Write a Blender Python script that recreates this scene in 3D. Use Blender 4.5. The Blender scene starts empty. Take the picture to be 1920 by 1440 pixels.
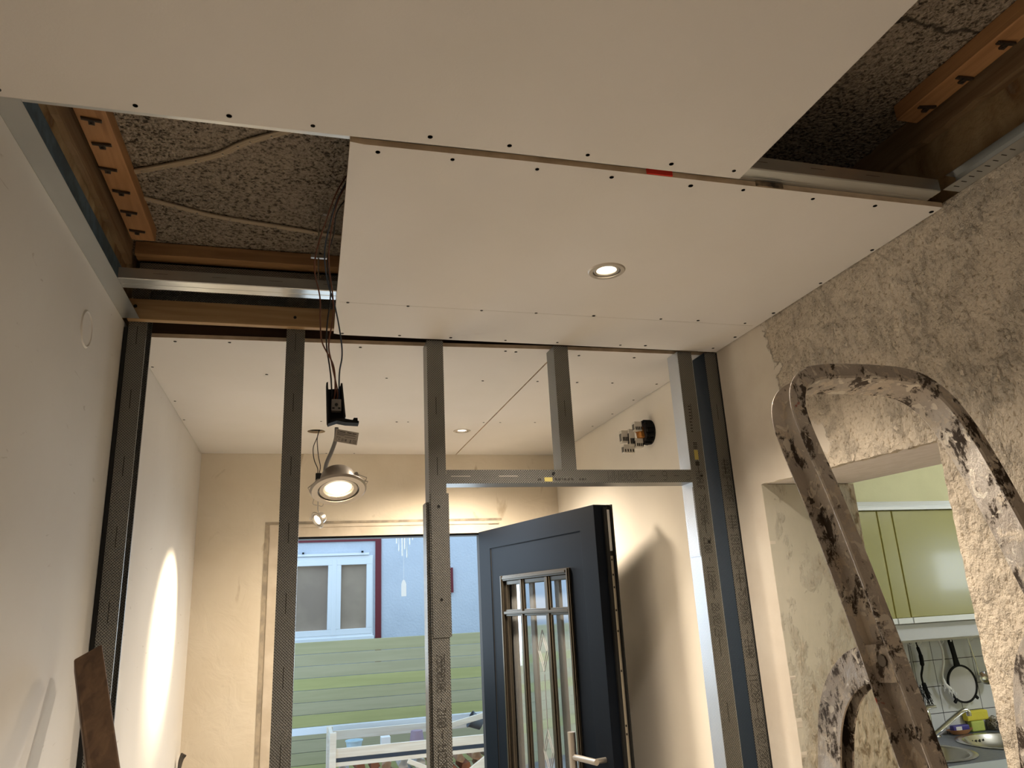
import bpy, math, random
from mathutils import Vector, Matrix, noise
from mathutils.geometry import tessellate_polygon
random.seed(7)
C = bpy.context.scene.collection
S = bpy.context.scene

# ------------------------------------------------------------------ camera, world, lights
CAM_Z = 1.62
YAW, PITCH, ROLL = 0.27990665, 0.29096329, 0.05135145
cd = bpy.data.cameras.new('camera'); cam = bpy.data.objects.new('camera', cd); C.objects.link(cam)
cd.sensor_width = 36; cd.lens = 1390.15 / 1920 * 36; cd.clip_start = 0.02; cd.clip_end = 100
cy, sy, cp, sp, cr, sr = math.cos(YAW), math.sin(YAW), math.cos(PITCH), math.sin(PITCH), math.cos(ROLL), math.sin(ROLL)
fw = Vector((sy*cp, cy*cp, sp)); rt = Vector((cy, -sy, 0)); dn = fw.cross(rt)
r_ = rt*cr + dn*sr; d_ = -sr*rt + cr*dn
M = Matrix((r_, -d_, -fw)).transposed().to_4x4(); M.translation = Vector((0, 0, CAM_Z)); cam.matrix_world = M
S.camera = cam
S.view_settings.view_transform = 'Standard'; S.view_settings.look = 'None'
S.view_settings.gamma = 1; S.view_settings.use_curve_mapping = False
S.view_settings.exposure = 0.3
w = bpy.data.worlds.new('sky'); S.world = w; w.use_nodes = True
bg = w.node_tree.nodes['Background']; bg.inputs[0].default_value = (0.52, 0.74, 1.0, 1); bg.inputs[1].default_value = 1.6

def light(name, kind, loc, target, power, color, **k):
    l = bpy.data.lights.new(name, kind); l.energy = power; l.color = color
    for a, v in k.items(): setattr(l, a, v)
    o = bpy.data.objects.new(name, l); C.objects.link(o); o.location = loc
    o.rotation_euler = (Vector(target) - Vector(loc)).to_track_quat('-Z', 'Y').to_euler()
    return o
WARM = (1.0, 0.84, 0.66); COOL = (0.72, 0.86, 1.0)
# unseen fill lights added behind the camera for the ambient light
light('rear_fill_light', 'AREA', (0.5, -2.9, 1.3), (0.45, 0.2, 0.3), 4, (1.0, 0.88, 0.76), shape='RECTANGLE', size=1.6, size_y=1.2)
for px_, py_ in ((0.0, -0.35), (0.85, -1.6)):
    light('rear_fill_spot', 'SPOT', (px_, py_, 2.43), (px_, py_, 0), 7, WARM, spot_size=math.radians(110), spot_blend=0.8, shadow_soft_size=0.04)  # unseen spots added to bounce warm light off the floor
# daylight of the kitchen window, daylight of the yard
light('kitchen_window_light', 'AREA', (5.08, 1.02, 1.72), (3.0, 2.6, 1.45), 4.5, (0.80, 0.89, 1.0), shape='RECTANGLE', size=0.26, size_y=0.30)
light('kitchen_fill_light', 'POINT', (3.9, 1.7, 2.45), (0, 0, 0), 30, (0.92, 0.95, 1.0), shadow_soft_size=0.10)  # added point light, unseen, as soft fill for the kitchen
light('front_door_daylight', 'AREA', (0.45, 5.0, 1.9), (0.4, 2.0, 1.6), 29, COOL, shape='RECTANGLE', size=1.6, size_y=1.4)

# ------------------------------------------------------------------ materials
def mat(name, col, rough=0.6, metal=0.0, var=None, vscale=5, vdetail=4, vlo=0.4, vhi=0.6, bump=0, bscale=50, bdist=0.002,
        stretch=(1, 1, 1), emit=None, estr=0, spec=None, coat=0, bdetail=5):
    m = bpy.data.materials.new(name); m.use_nodes = True; nt = m.node_tree; N = nt.nodes; L = nt.links
    p = N['Principled BSDF']; p.inputs['Base Color'].default_value = (*col, 1); p.inputs['Roughness'].default_value = rough
    p.inputs['Metallic'].default_value = metal
    if spec is not None: p.inputs['Specular IOR Level'].default_value = spec
    if coat: p.inputs['Coat Weight'].default_value = coat; p.inputs['Coat Roughness'].default_value = 0.08
    if emit: p.inputs['Emission Color'].default_value = (*emit, 1); p.inputs['Emission Strength'].default_value = estr
    tc = N.new('ShaderNodeTexCoord'); mp = N.new('ShaderNodeMapping'); mp.inputs['Scale'].default_value = stretch
    L.new(tc.outputs['Object'], mp.inputs[0]); m['p'] = 1
    if var:
        n = N.new('ShaderNodeTexNoise'); n.inputs['Scale'].default_value = vscale; n.inputs['Detail'].default_value = vdetail
        L.new(mp.outputs[0], n.inputs['Vector'])
        r = N.new('ShaderNodeValToRGB'); r.color_ramp.elements[0].position = vlo; r.color_ramp.elements[1].position = vhi
        r.color_ramp.elements[0].color = (*col, 1); r.color_ramp.elements[1].color = (*var, 1)
        L.new(n.outputs['Fac'], r.inputs[0]); L.new(r.outputs[0], p.inputs['Base Color'])
    if bump:
        n2 = N.new('ShaderNodeTexNoise'); n2.inputs['Scale'].default_value = bscale; n2.inputs['Detail'].default_value = bdetail
        L.new(mp.outputs[0], n2.inputs['Vector'])
        b = N.new('ShaderNodeBump'); b.inputs['Strength'].default_value = bump; b.inputs['Distance'].default_value = bdist
        L.new(n2.outputs['Fac'], b.inputs['Height']); L.new(b.outputs[0], p.inputs['Normal'])
    return m

class G:
    """small node-graph helper"""
    def __init__(s, m): s.t = m.node_tree; s.p = s.t.nodes['Principled BSDF']; s.co = s.n('TexCoord').outputs['Object']
    def n(s, kind, **k):
        x = s.t.nodes.new('ShaderNode' + kind)
        for a, v in k.items(): setattr(x, a, v)
        return x
    def l(s, a, b): s.t.links.new(a, b)
    def map(s, scale=(1, 1, 1), loc=(0, 0, 0)):
        x = s.n('Mapping'); x.inputs['Scale'].default_value = scale; x.inputs['Location'].default_value = loc; s.l(s.co, x.inputs[0]); return x.outputs[0]
    def noise(s, scale, detail=4, vec=None, dist=0, rough=0.5):
        x = s.n('TexNoise'); x.inputs['Scale'].default_value = scale; x.inputs['Detail'].default_value = detail
        x.inputs['Distortion'].default_value = dist; x.inputs['Roughness'].default_value = rough
        s.l(vec or s.co, x.inputs['Vector']); return x.outputs['Fac']
    def vor(s, scale, feature='F1', vec=None, out='Distance'):
        x = s.n('TexVoronoi'); x.feature = feature; x.inputs['Scale'].default_value = scale; s.l(vec or s.co, x.inputs['Vector']); return x.outputs[out]
    def ramp(s, fac, stops):
        x = s.n('ValToRGB'); e = x.color_ramp.elements
        while len(e) < len(stops): e.new(0.5)
        for i, (p, c) in enumerate(stops): e[i].position = p; e[i].color = (*c, 1) if isinstance(c, tuple) else (c, c, c, 1)
        s.l(fac, x.inputs[0]); return x.outputs[0]
    def mix(s, f, a, b, mode='MIX'):
        x = s.n('Mix', data_type='RGBA', blend_type=mode)
        for i, v in ((0, f), (6, a), (7, b)):
            if isinstance(v, (int, float)): x.inputs[i].default_value = v
            elif isinstance(v, tuple): x.inputs[i].default_value = (*v, 1)
            else: s.l(v, x.inputs[i])
        return x.outputs[2]
    def m(s, op, a, b=0.0, c=0.0):
        x = s.n('Math', operation=op)
        for i, v in enumerate((a, b, c)):
            if isinstance(v, (int, float)): x.inputs[i].default_value = v
            else: s.l(v, x.inputs[i])
        return x.outputs[0]
    def sep(s):
        x = s.n('SeparateXYZ'); s.l(s.co, x.inputs[0]); return x.outputs
    def bump(s, h, strength=1, dist=0.003):
        x = s.n('Bump'); x.inputs['Strength'].default_value = strength; x.inputs['Distance'].default_value = dist
        s.l(h, x.inputs['Height']); s.l(x.outputs[0], s.p.inputs['Normal'])

def m_base(name, rough=0.8, metal=0.0):
    return mat(name, (0.5, 0.5, 0.5), rough, metal)

# gypsum board paper
BOARD = mat('gypsum_board_paper', (0.73, 0.70, 0.67), 0.85, var=(0.70, 0.67, 0.63), vscale=3, vlo=0.35, vhi=0.7, bump=0.25, bscale=260, bdist=0.001)
EDGE = mat('gypsum_board_edge', (0.62, 0.50, 0.36), 0.9, var=(0.50, 0.39, 0.27), vscale=18, bump=0.5, bscale=60, bdist=0.004)
HOLE = mat('dark_screw_steel', (0.012, 0.011, 0.010), 0.45, 0.3)
BLACK = mat('black_plastic', (0.010, 0.010, 0.010), 0.75, spec=0.2)
RUBBER = mat('black_rubber', (0.006, 0.006, 0.006), 0.8)
# left wall plaster with filler marks
m = m_base('left_wall_filler', 0.85); g = G(m)
c = g.ramp(g.noise(2.2, 6), [(0.35, (0.70, 0.67, 0.63)), (0.7, (0.75, 0.73, 0.70))])
sc = g.noise(7, 6, g.map((0.4, 1, 6)), 1.5)
c = g.mix(g.ramp(sc, [(0.27, 0.4), (0.30, 0.0)]), c, (0.40, 0.35, 0.30)); g.l(c, g.p.inputs['Base Color'])
g.bump(g.noise(9, 8), 0.3, 0.006); LEFTW = m
# stained old plaster over the ceiling line
m = m_base('old_stained_plaster', 0.95); g = G(m)
c = g.ramp(g.noise(6, 8, g.map((1, 1.6, 0.8)), 0.8), [(0.3, (0.50, 0.38, 0.22)), (0.5, (0.36, 0.25, 0.13)), (0.62, (0.22, 0.12, 0.05)), (0.8, (0.40, 0.33, 0.24))])
g.l(c, g.p.inputs['Base Color']); g.bump(g.noise(30, 8), 0.8, 0.01); OLDW = m
# granular old ceiling
m = m_base('granular_old_ceiling', 0.95); g = G(m)
v = g.vor(120); v2 = g.noise(105, 4, None, 0.5, 0.6)
h = g.m('SUBTRACT', g.m('MULTIPLY', v2, 1.6), v)
holes = g.ramp(v2, [(0.38, (0.07, 0.055, 0.04)), (0.47, (0.40, 0.33, 0.25)), (0.7, (0.60, 0.52, 0.42))])
c = g.mix(g.ramp(g.noise(3, 6), [(0.45, 0.0), (0.75, 0.45)]), holes, (0.50, 0.42, 0.33))
x, y, z = g.sep()
crk = g.m('ABSOLUTE', g.m('SUBTRACT', g.m('ADD', y, g.m('MULTIPLY', g.noise(5, 6), 0.22)), 1.05))
c = g.mix(g.ramp(crk, [(0.003, 0.85), (0.008, 0.0)]), c, (0.02, 0.015, 0.01))
g.l(c, g.p.inputs['Base Color']); g.bump(h, 1.0, 0.012); OLDC = m
# roughcast right wall, smooth filler towards the partition with ragged border
m = m_base('roughcast_right_wall', 0.9); g = G(m)
x, y, z = g.sep()
rag = g.m('ADD', y, g.m('MULTIPLY', g.m('SUBTRACT', g.noise(10, 10, None, 0.3, 0.74), 0.5), 0.34))
edge = g.m('ADD', rag, g.m('MULTIPLY', g.m('SUBTRACT', z, 2.2), -0.18))
smooth = g.ramp(edge, [(0.895, 0.0), (0.9, 1.0)])                # y*0.5 scale below
edge2 = g.m('MULTIPLY', edge, 0.4845); g.l(edge2, smooth.node.inputs[0])
dab = g.m('POWER', g.m('ADD', g.m('POWER', g.m('SUBTRACT', y, 1.735), 2.0), g.m('MULTIPLY', g.m('POWER', g.m('SUBTRACT', z, 2.03), 2.0), 0.7)), 0.5)
dab = g.m('ADD', dab, g.m('MULTIPLY', g.m('SUBTRACT', g.noise(22, 6), 0.5), 0.09))
smooth = g.mix(g.ramp(dab, [(0.040, 1.0), (0.045, 0.0)]), smooth, (1.0, 1.0, 1.0))
n1 = g.noise(40, 7, g.map((1, 1, 0.8)), 0.0, 0.60); n2 = g.noise(110, 5, None, 0.5)
patch = g.ramp(g.noise(7, 4), [(0.35, 0.25), (0.6, 1.0)])
hh = g.ramp(n1, [(0.36, 0.0), (0.52, 0.35), (0.66, 1.0)])
hh2 = g.m('ADD', g.m('MULTIPLY', hh, patch), g.m('MULTIPLY', n2, 0.35))
hs = g.m('MULTIPLY', g.noise(14, 6), 0.12)
rc = g.ramp(n2, [(0.33, (0.42, 0.34, 0.24)), (0.42, (0.66, 0.57, 0.45)), (0.7, (0.72, 0.63, 0.51))])  # pits painted darker brown, a little shade put into the roughcast colour
sc = g.ramp(g.noise(6, 7), [(0.35, (0.66, 0.59, 0.50)), (0.6, (0.72, 0.66, 0.57))])
g.l(g.mix(smooth, rc, sc), g.p.inputs['Base Color'])
g.bump(g.mix(smooth, hh2, hs), 1.0, 0.014); RIGHTW = m
# doorway reveal: filler with worn rough zone
m = m_base('reveal_filler', 0.85); g = G(m); x, y, z = g.sep()
worn = g.m('ADD', g.noise(7, 10, g.map((1.2, 1, 0.6)), 0.0, 0.72), g.m('ADD', g.m('MULTIPLY', g.m('SUBTRACT', 1.75, z), 0.16), g.m('MULTIPLY', g.m('SUBTRACT', x, 1.55), 0.55)))
w1 = g.ramp(worn, [(0.50, 0.0), (0.62, 1.0)])
fine = g.noise(75, 6, g.map((1, 1, 0.5)), 0.3)
rgh = g.ramp(fine, [(0.36, (0.26, 0.20, 0.13)), (0.46, (0.52, 0.45, 0.34)), (0.66, (0.62, 0.55, 0.44))])
sm = g.ramp(g.noise(5, 5), [(0.4, (0.57, 0.54, 0.45)), (0.65, (0.63, 0.59, 0.50))])
g.l(g.mix(w1, sm, rgh), g.p.inputs['Base Color']); g.bump(g.mix(w1, g.m('MULTIPLY', fine, 0.12), fine), 0.9, 0.008); REVEAL = m
SOFFIT = mat('soffit_plaster', (0.76, 0.70, 0.68), 0.9, var=(0.70, 0.64, 0.61), vscale=16, stretch=(3, 1, 1), bump=0.35, bscale=50, bdist=0.002)
# end wall with scuffs, hall right wall
m = m_base('end_wall_plaster', 0.9); g = G(m)
c = g.ramp(g.noise(2.5, 8), [(0.35, (0.70, 0.62, 0.50)), (0.65, (0.77, 0.70, 0.59))])
c = g.mix(g.ramp(g.noise(6, 8, g.map((1, 1, 0.6), (4, 0, 2)), 1.5), [(0.66, 0.0), (0.72, 0.6)]), c, (0.45, 0.38, 0.28))
c = g.mix(g.ramp(g.noise(9, 8, g.map((1, 1, 0.3), (9, 0, 2)), 0.4), [(0.28, 0.7), (0.33, 0.0)]), c, (0.42, 0.33, 0.22))
g.l(c, g.p.inputs['Base Color']); g.bump(g.noise(8, 9, None, 1.0), 0.5, 0.012); ENDW = m
HALLW = mat('hall_right_plaster', (0.82, 0.77, 0.69), 0.85, var=(0.79, 0.74, 0.66), vscale=3, bump=0.2, bscale=9, bdist=0.005)
PATCH = mat('fresh_plaster', (0.68, 0.60, 0.50), 0.85, var=(0.60, 0.52, 0.42), vscale=10, bump=0.4, bscale=20, bdist=0.004)
FLOOR = mat('screed_floor', (0.68, 0.61, 0.51), 0.8, var=(0.62, 0.55, 0.46), vscale=3, bump=0.3, bscale=30)

def metal_mat(name, base, rough, knurl=True, metal=0.85, pitch=0.0038, kb=0.0016, pit=0.9):
    m = m_base(name, rough, metal); g = G(m); x, y, z = g.sep()
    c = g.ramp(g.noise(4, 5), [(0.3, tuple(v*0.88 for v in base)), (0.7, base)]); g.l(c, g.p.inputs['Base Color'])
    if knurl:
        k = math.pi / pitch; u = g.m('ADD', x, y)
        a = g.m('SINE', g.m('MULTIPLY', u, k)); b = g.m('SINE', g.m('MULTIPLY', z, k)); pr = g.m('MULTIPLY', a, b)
        g.l(g.mix(g.ramp(pr, [(0.30, 0.0), (0.60, pit)]), c, tuple(v*0.12 for v in base)), g.p.inputs['Base Color'])  # knurl pits painted darker, for dirt and shade in the dents
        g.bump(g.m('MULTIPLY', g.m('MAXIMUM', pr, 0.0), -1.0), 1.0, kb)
    else:
        g.bump(g.noise(3, 3, g.map((0.6, 20, 20))), 0.12, 0.002)
    return m
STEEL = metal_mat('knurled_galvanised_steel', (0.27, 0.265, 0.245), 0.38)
SMOOTH = metal_mat('smooth_galvanised_steel', (0.62, 0.64, 0.64), 0.30, knurl=False)
STAMP = mat('stamped_mark', (0.03, 0.027, 0.022), 0.7)
BLUESTR = mat('blue_grey_backing', (0.10, 0.16, 0.21), 0.8, var=(0.07, 0.11, 0.15), vscale=30)

def wood(name, a, b, axis=0, rough=0.7, sc=26):
    st = [14, 14, 14]; st[axis] = 0.8
    m = m_base(name, rough); g = G(m); v = g.map(tuple(st))
    n = g.noise(3.0, 6, v, 1.2); kn = g.noise(2.2, 2, g.map((5, 5, 5)))
    c = g.ramp(n, [(0.3, a), (0.5, tuple((p+q)/2 for p, q in zip(a, b))), (0.68, b)])
    c = g.mix(g.ramp(kn, [(0.74, 0.0), (0.80, 0.8)]), c, tuple(v*0.25 for v in b)); g.l(c, g.p.inputs['Base Color'])
    g.bump(n, 0.35, 0.003); return m
W_OR = wood('old_orange_pine_y', (0.50, 0.27, 0.12), (0.34, 0.17, 0.07), 1)
W_X = wood('honey_pine_x', (0.46, 0.31, 0.16), (0.32, 0.19, 0.08), 0)
W_XO = wood('orange_pine_x', (0.44, 0.25, 0.11), (0.27, 0.14, 0.055), 0)
W_DK = wood('dark_brown_timber', (0.085, 0.042, 0.020), (0.05, 0.024, 0.012), 0)
W_POST = wood('weathered_brown_post', (0.15, 0.085, 0.042), (0.07, 0.036, 0.018), 2)
W_PALE = wood('pale_crate_wood', (0.86, 0.78, 0.66), (0.74, 0.63, 0.50), 0)
CLIP = mat('dark_clip_steel', (0.10, 0.085, 0.07), 0.4, 0.7)
CABLE = mat('beige_cable', (0.42, 0.34, 0.24), 0.6)
GCABLE = mat('grey_cable', (0.30, 0.30, 0.30), 0.5)
BROWNWIRE = mat('brown_wire', (0.14, 0.045, 0.02), 0.45); BLUEWIRE = mat('blue_grey_wire', (0.035, 0.055, 0.09), 0.45); BLACKWIRE = mat('black_wire', (0.012, 0.012, 0.015), 0.45)
NICKEL = mat('brushed_nickel', (0.50, 0.46, 0.41), 0.36, 0.85)
def glow(name, col, s): return mat(name, (0.8, 0.8, 0.8), 0.3, emit=col, estr=s)
LENS = glow('lit_led_lens', (1.0, 0.86, 0.62), 9.0); LENS2 = glow('lit_led_lens_white', (1.0, 0.93, 0.78), 9.0)
CLEAR = mat('ribbed_clear_lens', (0.85, 0.80, 0.70), 0.15, emit=(1.0, 0.85, 0.62), estr=0.7)
PAPER = mat('label_paper', (0.60, 0.55, 0.48), 0.6); INK = mat('label_ink', (0.04, 0.035, 0.03), 0.6)
YEL = mat('yellow_sticker', (0.50, 0.42, 0.12), 0.6)
ANTH = mat('anthracite_door_paint', (0.006, 0.009, 0.015), 0.5, spec=0.07)
DKBR = mat('dark_profile_aluminium', (0.10, 0.085, 0.065), 0.25, 0.8)
WHITEPL = mat('white_plastic', (0.88, 0.88, 0.88), 0.4)
MARKRED = mat('red_marker_edge', (0.65, 0.03, 0.015), 0.8)

def glass(name, tint, rough=0.02):
    m = m_base(name, rough); p = m.node_tree.nodes['Principled BSDF']
    p.inputs['Base Color'].default_value = (*tint, 1); p.inputs['Transmission Weight'].default_value = 1; p.inputs['IOR'].default_value = 1.1
    return m
GLASS = mat('mirroring_door_glass', (0.74, 0.76, 0.77), 0.04, 0.85)

# ------------------------------------------------------------------ mesh builder
class MB:
    def __init__(s): s.v = []; s.f = []; s.mi = []
    def add(s, vs, fs, mi=0):
        n = len(s.v); s.v += [tuple(v) for v in vs]; s.f += [tuple(i + n for i in f) for f in fs]; s.mi += [mi] * len(fs); return s
    def box(s, a, b, mi=0, mtx=None):
        x0, y0, z0 = a; x1, y1, z1 = b
        vs = [Vector(q) for q in ((x0,y0,z0),(x1,y0,z0),(x1,y1,z0),(x0,y1,z0),(x0,y0,z1),(x1,y0,z1),(x1,y1,z1),(x0,y1,z1))]
        if mtx: vs = [mtx @ q for q in vs]
        return s.add(vs, [(0,3,2,1),(4,5,6,7),(0,1,5,4),(1,2,6,5),(2,3,7,6),(3,0,4,7)], mi)
    def prism(s, poly, lo, hi, fn, mi=0):
        """poly: list of (a,b); fn(a,b,h) -> xyz"""
        n = len(poly); vs = [fn(a, b, lo) for a, b in poly] + [fn(a, b, hi) for a, b in poly]
        fs = [tuple(range(n))[::-1], tuple(range(n, 2*n))] + [(i, (i+1) % n, (i+1) % n + n, i + n) for i in range(n)]
        return s.add(vs, fs, mi)
    def plate(s, outer, holes, lo, hi, fn, mi=0, mside=None):
        loops = [outer] + holes; pts = [p for l in loops for p in l]
        tri = tessellate_polygon([[Vector((a, b, 0)) for a, b in l] for l in loops])
        n = len(pts); vs = [fn(a, b, lo) for a, b in pts] + [fn(a, b, hi) for a, b in pts]
        s.add(vs, [tuple(t) for t in tri] + [tuple(i + n for i in reversed(t)) for t in tri], mi)
        k = 0; base = len(s.v) - 2*n; fs = []
        for l in loops:
            m_ = len(l)
            for i in range(m_): a = k+i; b = k+(i+1) % m_; fs.append((a+base, b+base, b+n+base, a+n+base))
            k += m_
        s.f += fs; s.mi += [mi if mside is None else mside] * len(fs); return s
    def tube(s, pts, r, seg=10, mi=0, cap=True):
        pts = [Vector(p) for p in pts]; rings = []; up = None
        for i, p in enumerate(pts):
            t = (pts[min(i+1, len(pts)-1)] - pts[max(i-1, 0)]).normalized()
            if up is None: up = t.orthogonal().normalized()
            up = (up - t*up.dot(t)).normalized(); q = t.cross(up)
            rr = r[i] if isinstance(r, (list, tuple)) else r
            rings.append([p + (up*math.cos(a) + q*math.sin(a))*rr for a in [2*math.pi*k/seg for k in range(seg)]])
        vs = [v for rg in rings for v in rg]; fs = []
        for i in range(len(rings)-1):
            for k in range(seg): a = i*seg+k; b = i*seg+(k+1) % seg; fs.append((a, b, b+seg, a+seg))
        if cap: fs += [tuple(range(seg))[::-1], tuple(range(len(vs)-seg, len(vs)))]
        return s.add(vs, fs, mi)
    def lathe(s, prof, mtx, seg=48, mi=0, closed=False):
        """prof: (r, h) pairs about local Z"""
        vs = []; fs = []; n = len(prof)
        for r, h in prof:
            for k in range(seg): a = 2*math.pi*k/seg; vs.append(mtx @ Vector((r*math.cos(a), r*math.sin(a), h)))
        for i in range(n if closed else n-1):
            for k in range(seg):
                j = (i+1) % n; fs.append((i*seg+k, i*seg+(k+1) % seg, j*seg+(k+1) % seg, j*seg+k))
        return s.add(vs, fs, mi)
    def sweep(s, pts, sec, B, mi=0):
        """sec: (n, b) section points, n outward in plane, b along B"""
        pts = [Vector(p) for p in pts]; B = Vector(B).normalized(); k = len(sec); vs = []; fs = []
        for i, p in enumerate(pts):
            t = (pts[min(i+1, len(pts)-1)] - pts[max(i-1, 0)]).normalized(); nn = B.cross(t).normalized()
            vs += [p + nn*a + B*b for a, b in sec]
        for i in range(len(pts)-1):
            for j in range(k): a = i*k+j; b = i*k+(j+1) % k; fs.append((a, b, b+k, a+k))
        t1 = tessellate_polygon([[Vector((a, b, 0)) for a, b in sec]])
        fs += [tuple(t) for t in t1] + [tuple(i + len(vs)-k for i in t) for t in t1]
        return s.add(vs, fs, mi)
    def build(s, name, mats, parent=None, smooth=False, bevel=0, seg=2, auto=True):
        me = bpy.data.meshes.new(name); me.from_pydata(s.v, [], s.f)
        mats = mats if isinstance(mats, (list, tuple)) else [mats]
        for m in mats: me.materials.append(m)
        for p, i in zip(me.polygons, s.mi): p.material_index = i
        import bmesh
        bm = bmesh.new(); bm.from_mesh(me); bmesh.ops.recalc_face_normals(bm, faces=bm.faces); bm.to_mesh(me); bm.free()
        o = bpy.data.objects.new(name, me); C.objects.link(o)
        if parent is not None:
            o.parent = parent
            o.matrix_parent_inverse = Matrix.Translation(-PLOC[parent.name])
        PLOC[o.name] = Vector((0, 0, 0))
        if smooth:
            for p in me.polygons: p.use_smooth = True
            if auto:
                try:
                    me.set_sharp_from_angle(angle=math.radians(35))
                except Exception: pass
        if bevel:
            b = o.modifiers.new('bevel', 'BEVEL'); b.width = bevel; b.segments = seg; b.limit_method = 'ANGLE'
        return o
PLOC = {}
def pieces(name, m_, parent, boxes):
    for a, b_ in boxes: MB().box(a, b_).build(name, m_, parent)
def tag(o, label, cat, group=None, kind=None):
    if label: o['label'] = label
    if cat: o['category'] = cat
    if group: o['group'] = group
    if kind: o['kind'] = kind
    return o
def thing(name, label, cat, loc, group=None, kind=None):
    o = bpy.data.objects.new(name, None); C.objects.link(o); o.location = loc; o.empty_display_size = 0.05
    PLOC[o.name] = Vector(loc)
    return tag(o, label, cat, group, kind)
# children are built in world coordinates; a child of a mesh part uses the same offset rule
def XY(a, b, h): return (a, b, h)
def YZ(a, b, h): return (h, a, b)
def XZ(a, b, h): return (a, h, b)
def circ(cx, cy_, r, n=40): return [(cx + r*math.cos(2*math.pi*k/n), cy_ + r*math.sin(2*math.pi*k/n)) for k in range(n)]
def smoothpath(pts, n=8):
    P = [Vector(p) for p in pts]; P = [2*P[0]-P[1]] + P + [2*P[-1]-P[-2]]; out = []
    for i in range(1, len(P)-2):
        for k in range(n):
            t = k/n; a, b, c_, d = P[i-1:i+3]
            out.append(0.5*((2*b) + (-a+c_)*t + (2*a-5*b+4*c_-d)*t*t + (-a+3*b-3*c_+d)*t**3))
    out.append(P[-2]); return out
def ragged(poly, step=0.03, amp=0.004, seed=0):
    out = []; n = len(poly)
    for i in range(n):
        a = Vector(poly[i]); b = Vector(poly[(i+1) % n]); k = max(1, int((b-a).length/step)); nr = Vector((-(b-a).y, (b-a).x)).normalized()
        for j in range(k):
            p = a + (b-a)*(j/k); p += nr*amp*(noise.noise(Vector((p.x*31, p.y*31, seed)))*1.6 + noise.noise(Vector((p.x*97, p.y*97, seed)))*0.8); out.append((p.x, p.y))
    return out

# ------------------------------------------------------------------ the setting
XL, XR, ZC, T = -0.515, 1.39, 2.444, 0.0125
ZT = ZC + T                                  # top side of the boards
YP = 2.2                                     # front plane of the stud partition
YE = 4.0                                     # end wall
ZO = 2.70                                    # old ceiling
def struct(o, label, cat='wall'): return tag(o, label, cat, None, 'structure')
struct(MB().box((-0.9, -3.2, -0.1), (5.3, 4.3, 0.0)).build('floor', FLOOR), 'pale screed floor of the hall and kitchen', 'floor')
struct(MB().box((-0.9, -3.2, ZO), (1.72, 4.3, ZO+0.15)).build('ceiling', OLDC), 'old granular grey-brown ceiling above the new boards', 'ceiling')
b = MB().box((-0.8, -3.2, 0), (XL, 4.0, ZT)).box((-0.8, -3.2, ZT), (XL-0.008, 4.0, ZO), 1)
struct(b.build('wall_left', [LEFTW, OLDW]), 'left wall in pale filler with stained old plaster above the ceiling line')
# right wall with the kitchen doorway
hole = [(1.346, -0.0), (1.346, 1.935), (2.045, 1.950), (2.045, -0.0)]
rg = ragged(hole[0:4], 0.008, 0.0020, 3); rg = [(max(1.3, a), b_) for a, b_ in rg if b_ > 0.02]
outer = [(-3.2, 0)] + [(1.346, 0)] + rg + [(2.045, 0), (2.25, 0), (2.25, ZT), (-3.2, ZT)]
b = MB().plate(outer, [], XR, XR+0.02, YZ)
o = b.build('wall_right', [RIGHTW]); struct(o, 'right wall in beige roughcast plaster with a ragged smooth patch by the partition')
b = MB().box((XR+0.02, -3.2, 0), (1.72, 1.346, ZO)).box((XR+0.02, 2.05, 0), (1.72, 2.25, ZO)).box((XR+0.02, 1.346, 1.965), (1.72, 2.05, ZO))
struct(b.build('wall_right_core', [OLDW]), 'stained old masonry of the right wall above the ceiling line')
b = MB().box((XR+0.0005, 2.0436, 0), (1.735, 2.055, 1.95)).box((XR+0.003, 1.338, 0), (1.72, 1.345, 1.94))
struct(b.build('trim_1', REVEAL), 'grey worn plaster lining of the kitchen doorway', 'door reveal')
b = MB().prism([(1.340, 1.938), (2.05, 1.952), (2.05, 1.96), (1.340, 1.96)], XR+0.004, 1.728, YZ)
struct(b.build('trim_2', SOFFIT), 'lavender grey plastered soffit over the kitchen doorway', 'door soffit')
struct(MB().box((1.385, 2.25, 0), (1.72, 4.0, ZO)).build('wall_hall', HALLW), 'smooth cream right wall of the front hall')
struct(MB().box((-0.9, -3.3, 0), (1.72, -3.2, ZO)).build('wall_back', LEFTW), 'plain wall behind the photographer')
# end wall with the front door opening
b = MB().plate([(-0.8, 0), (-0.10, 0), (-0.10, 2.06), (0.975, 2.06), (0.975, 0), (1.72, 0), (1.72, ZO), (-0.8, ZO)], [], YE, YE+0.25, XZ)
struct(b.build('wall_end', ENDW), 'scuffed ochre end wall of the hall around the front door')
b = MB()
gx = lambda x0, z0, x1, z1, d=0.006: b.box((x0, YE-d, z0), (x1, YE, z1))
gx(-0.165, 0, -0.10, 2.06); gx(-0.165, 2.06, 1.03, 2.072, 0.008); gx(-0.10, 2.012, 0.975, 2.06, 0.004)
b.build('trim_3', PATCH); struct(bpy.data.objects['trim_3'], 'fresh plaster border patched around the front door', 'door surround')
b = MB()
gr = [( -0.183, 0.0), (-0.183, 2.075)]
b.box((-0.19, YE-0.0025, 0), (-0.170, YE, 2.075)).box((-0.19, YE-0.0025, 2.078), (1.05, YE, 2.090))
struct(b.build('trim_4', mat('grey_groove', (0.30, 0.26, 0.21), 0.9, var=(0.45, 0.38, 0.29), vscale=20, bump=0.6)), 'grey scraped groove framing the front door plaster', 'groove')

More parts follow.
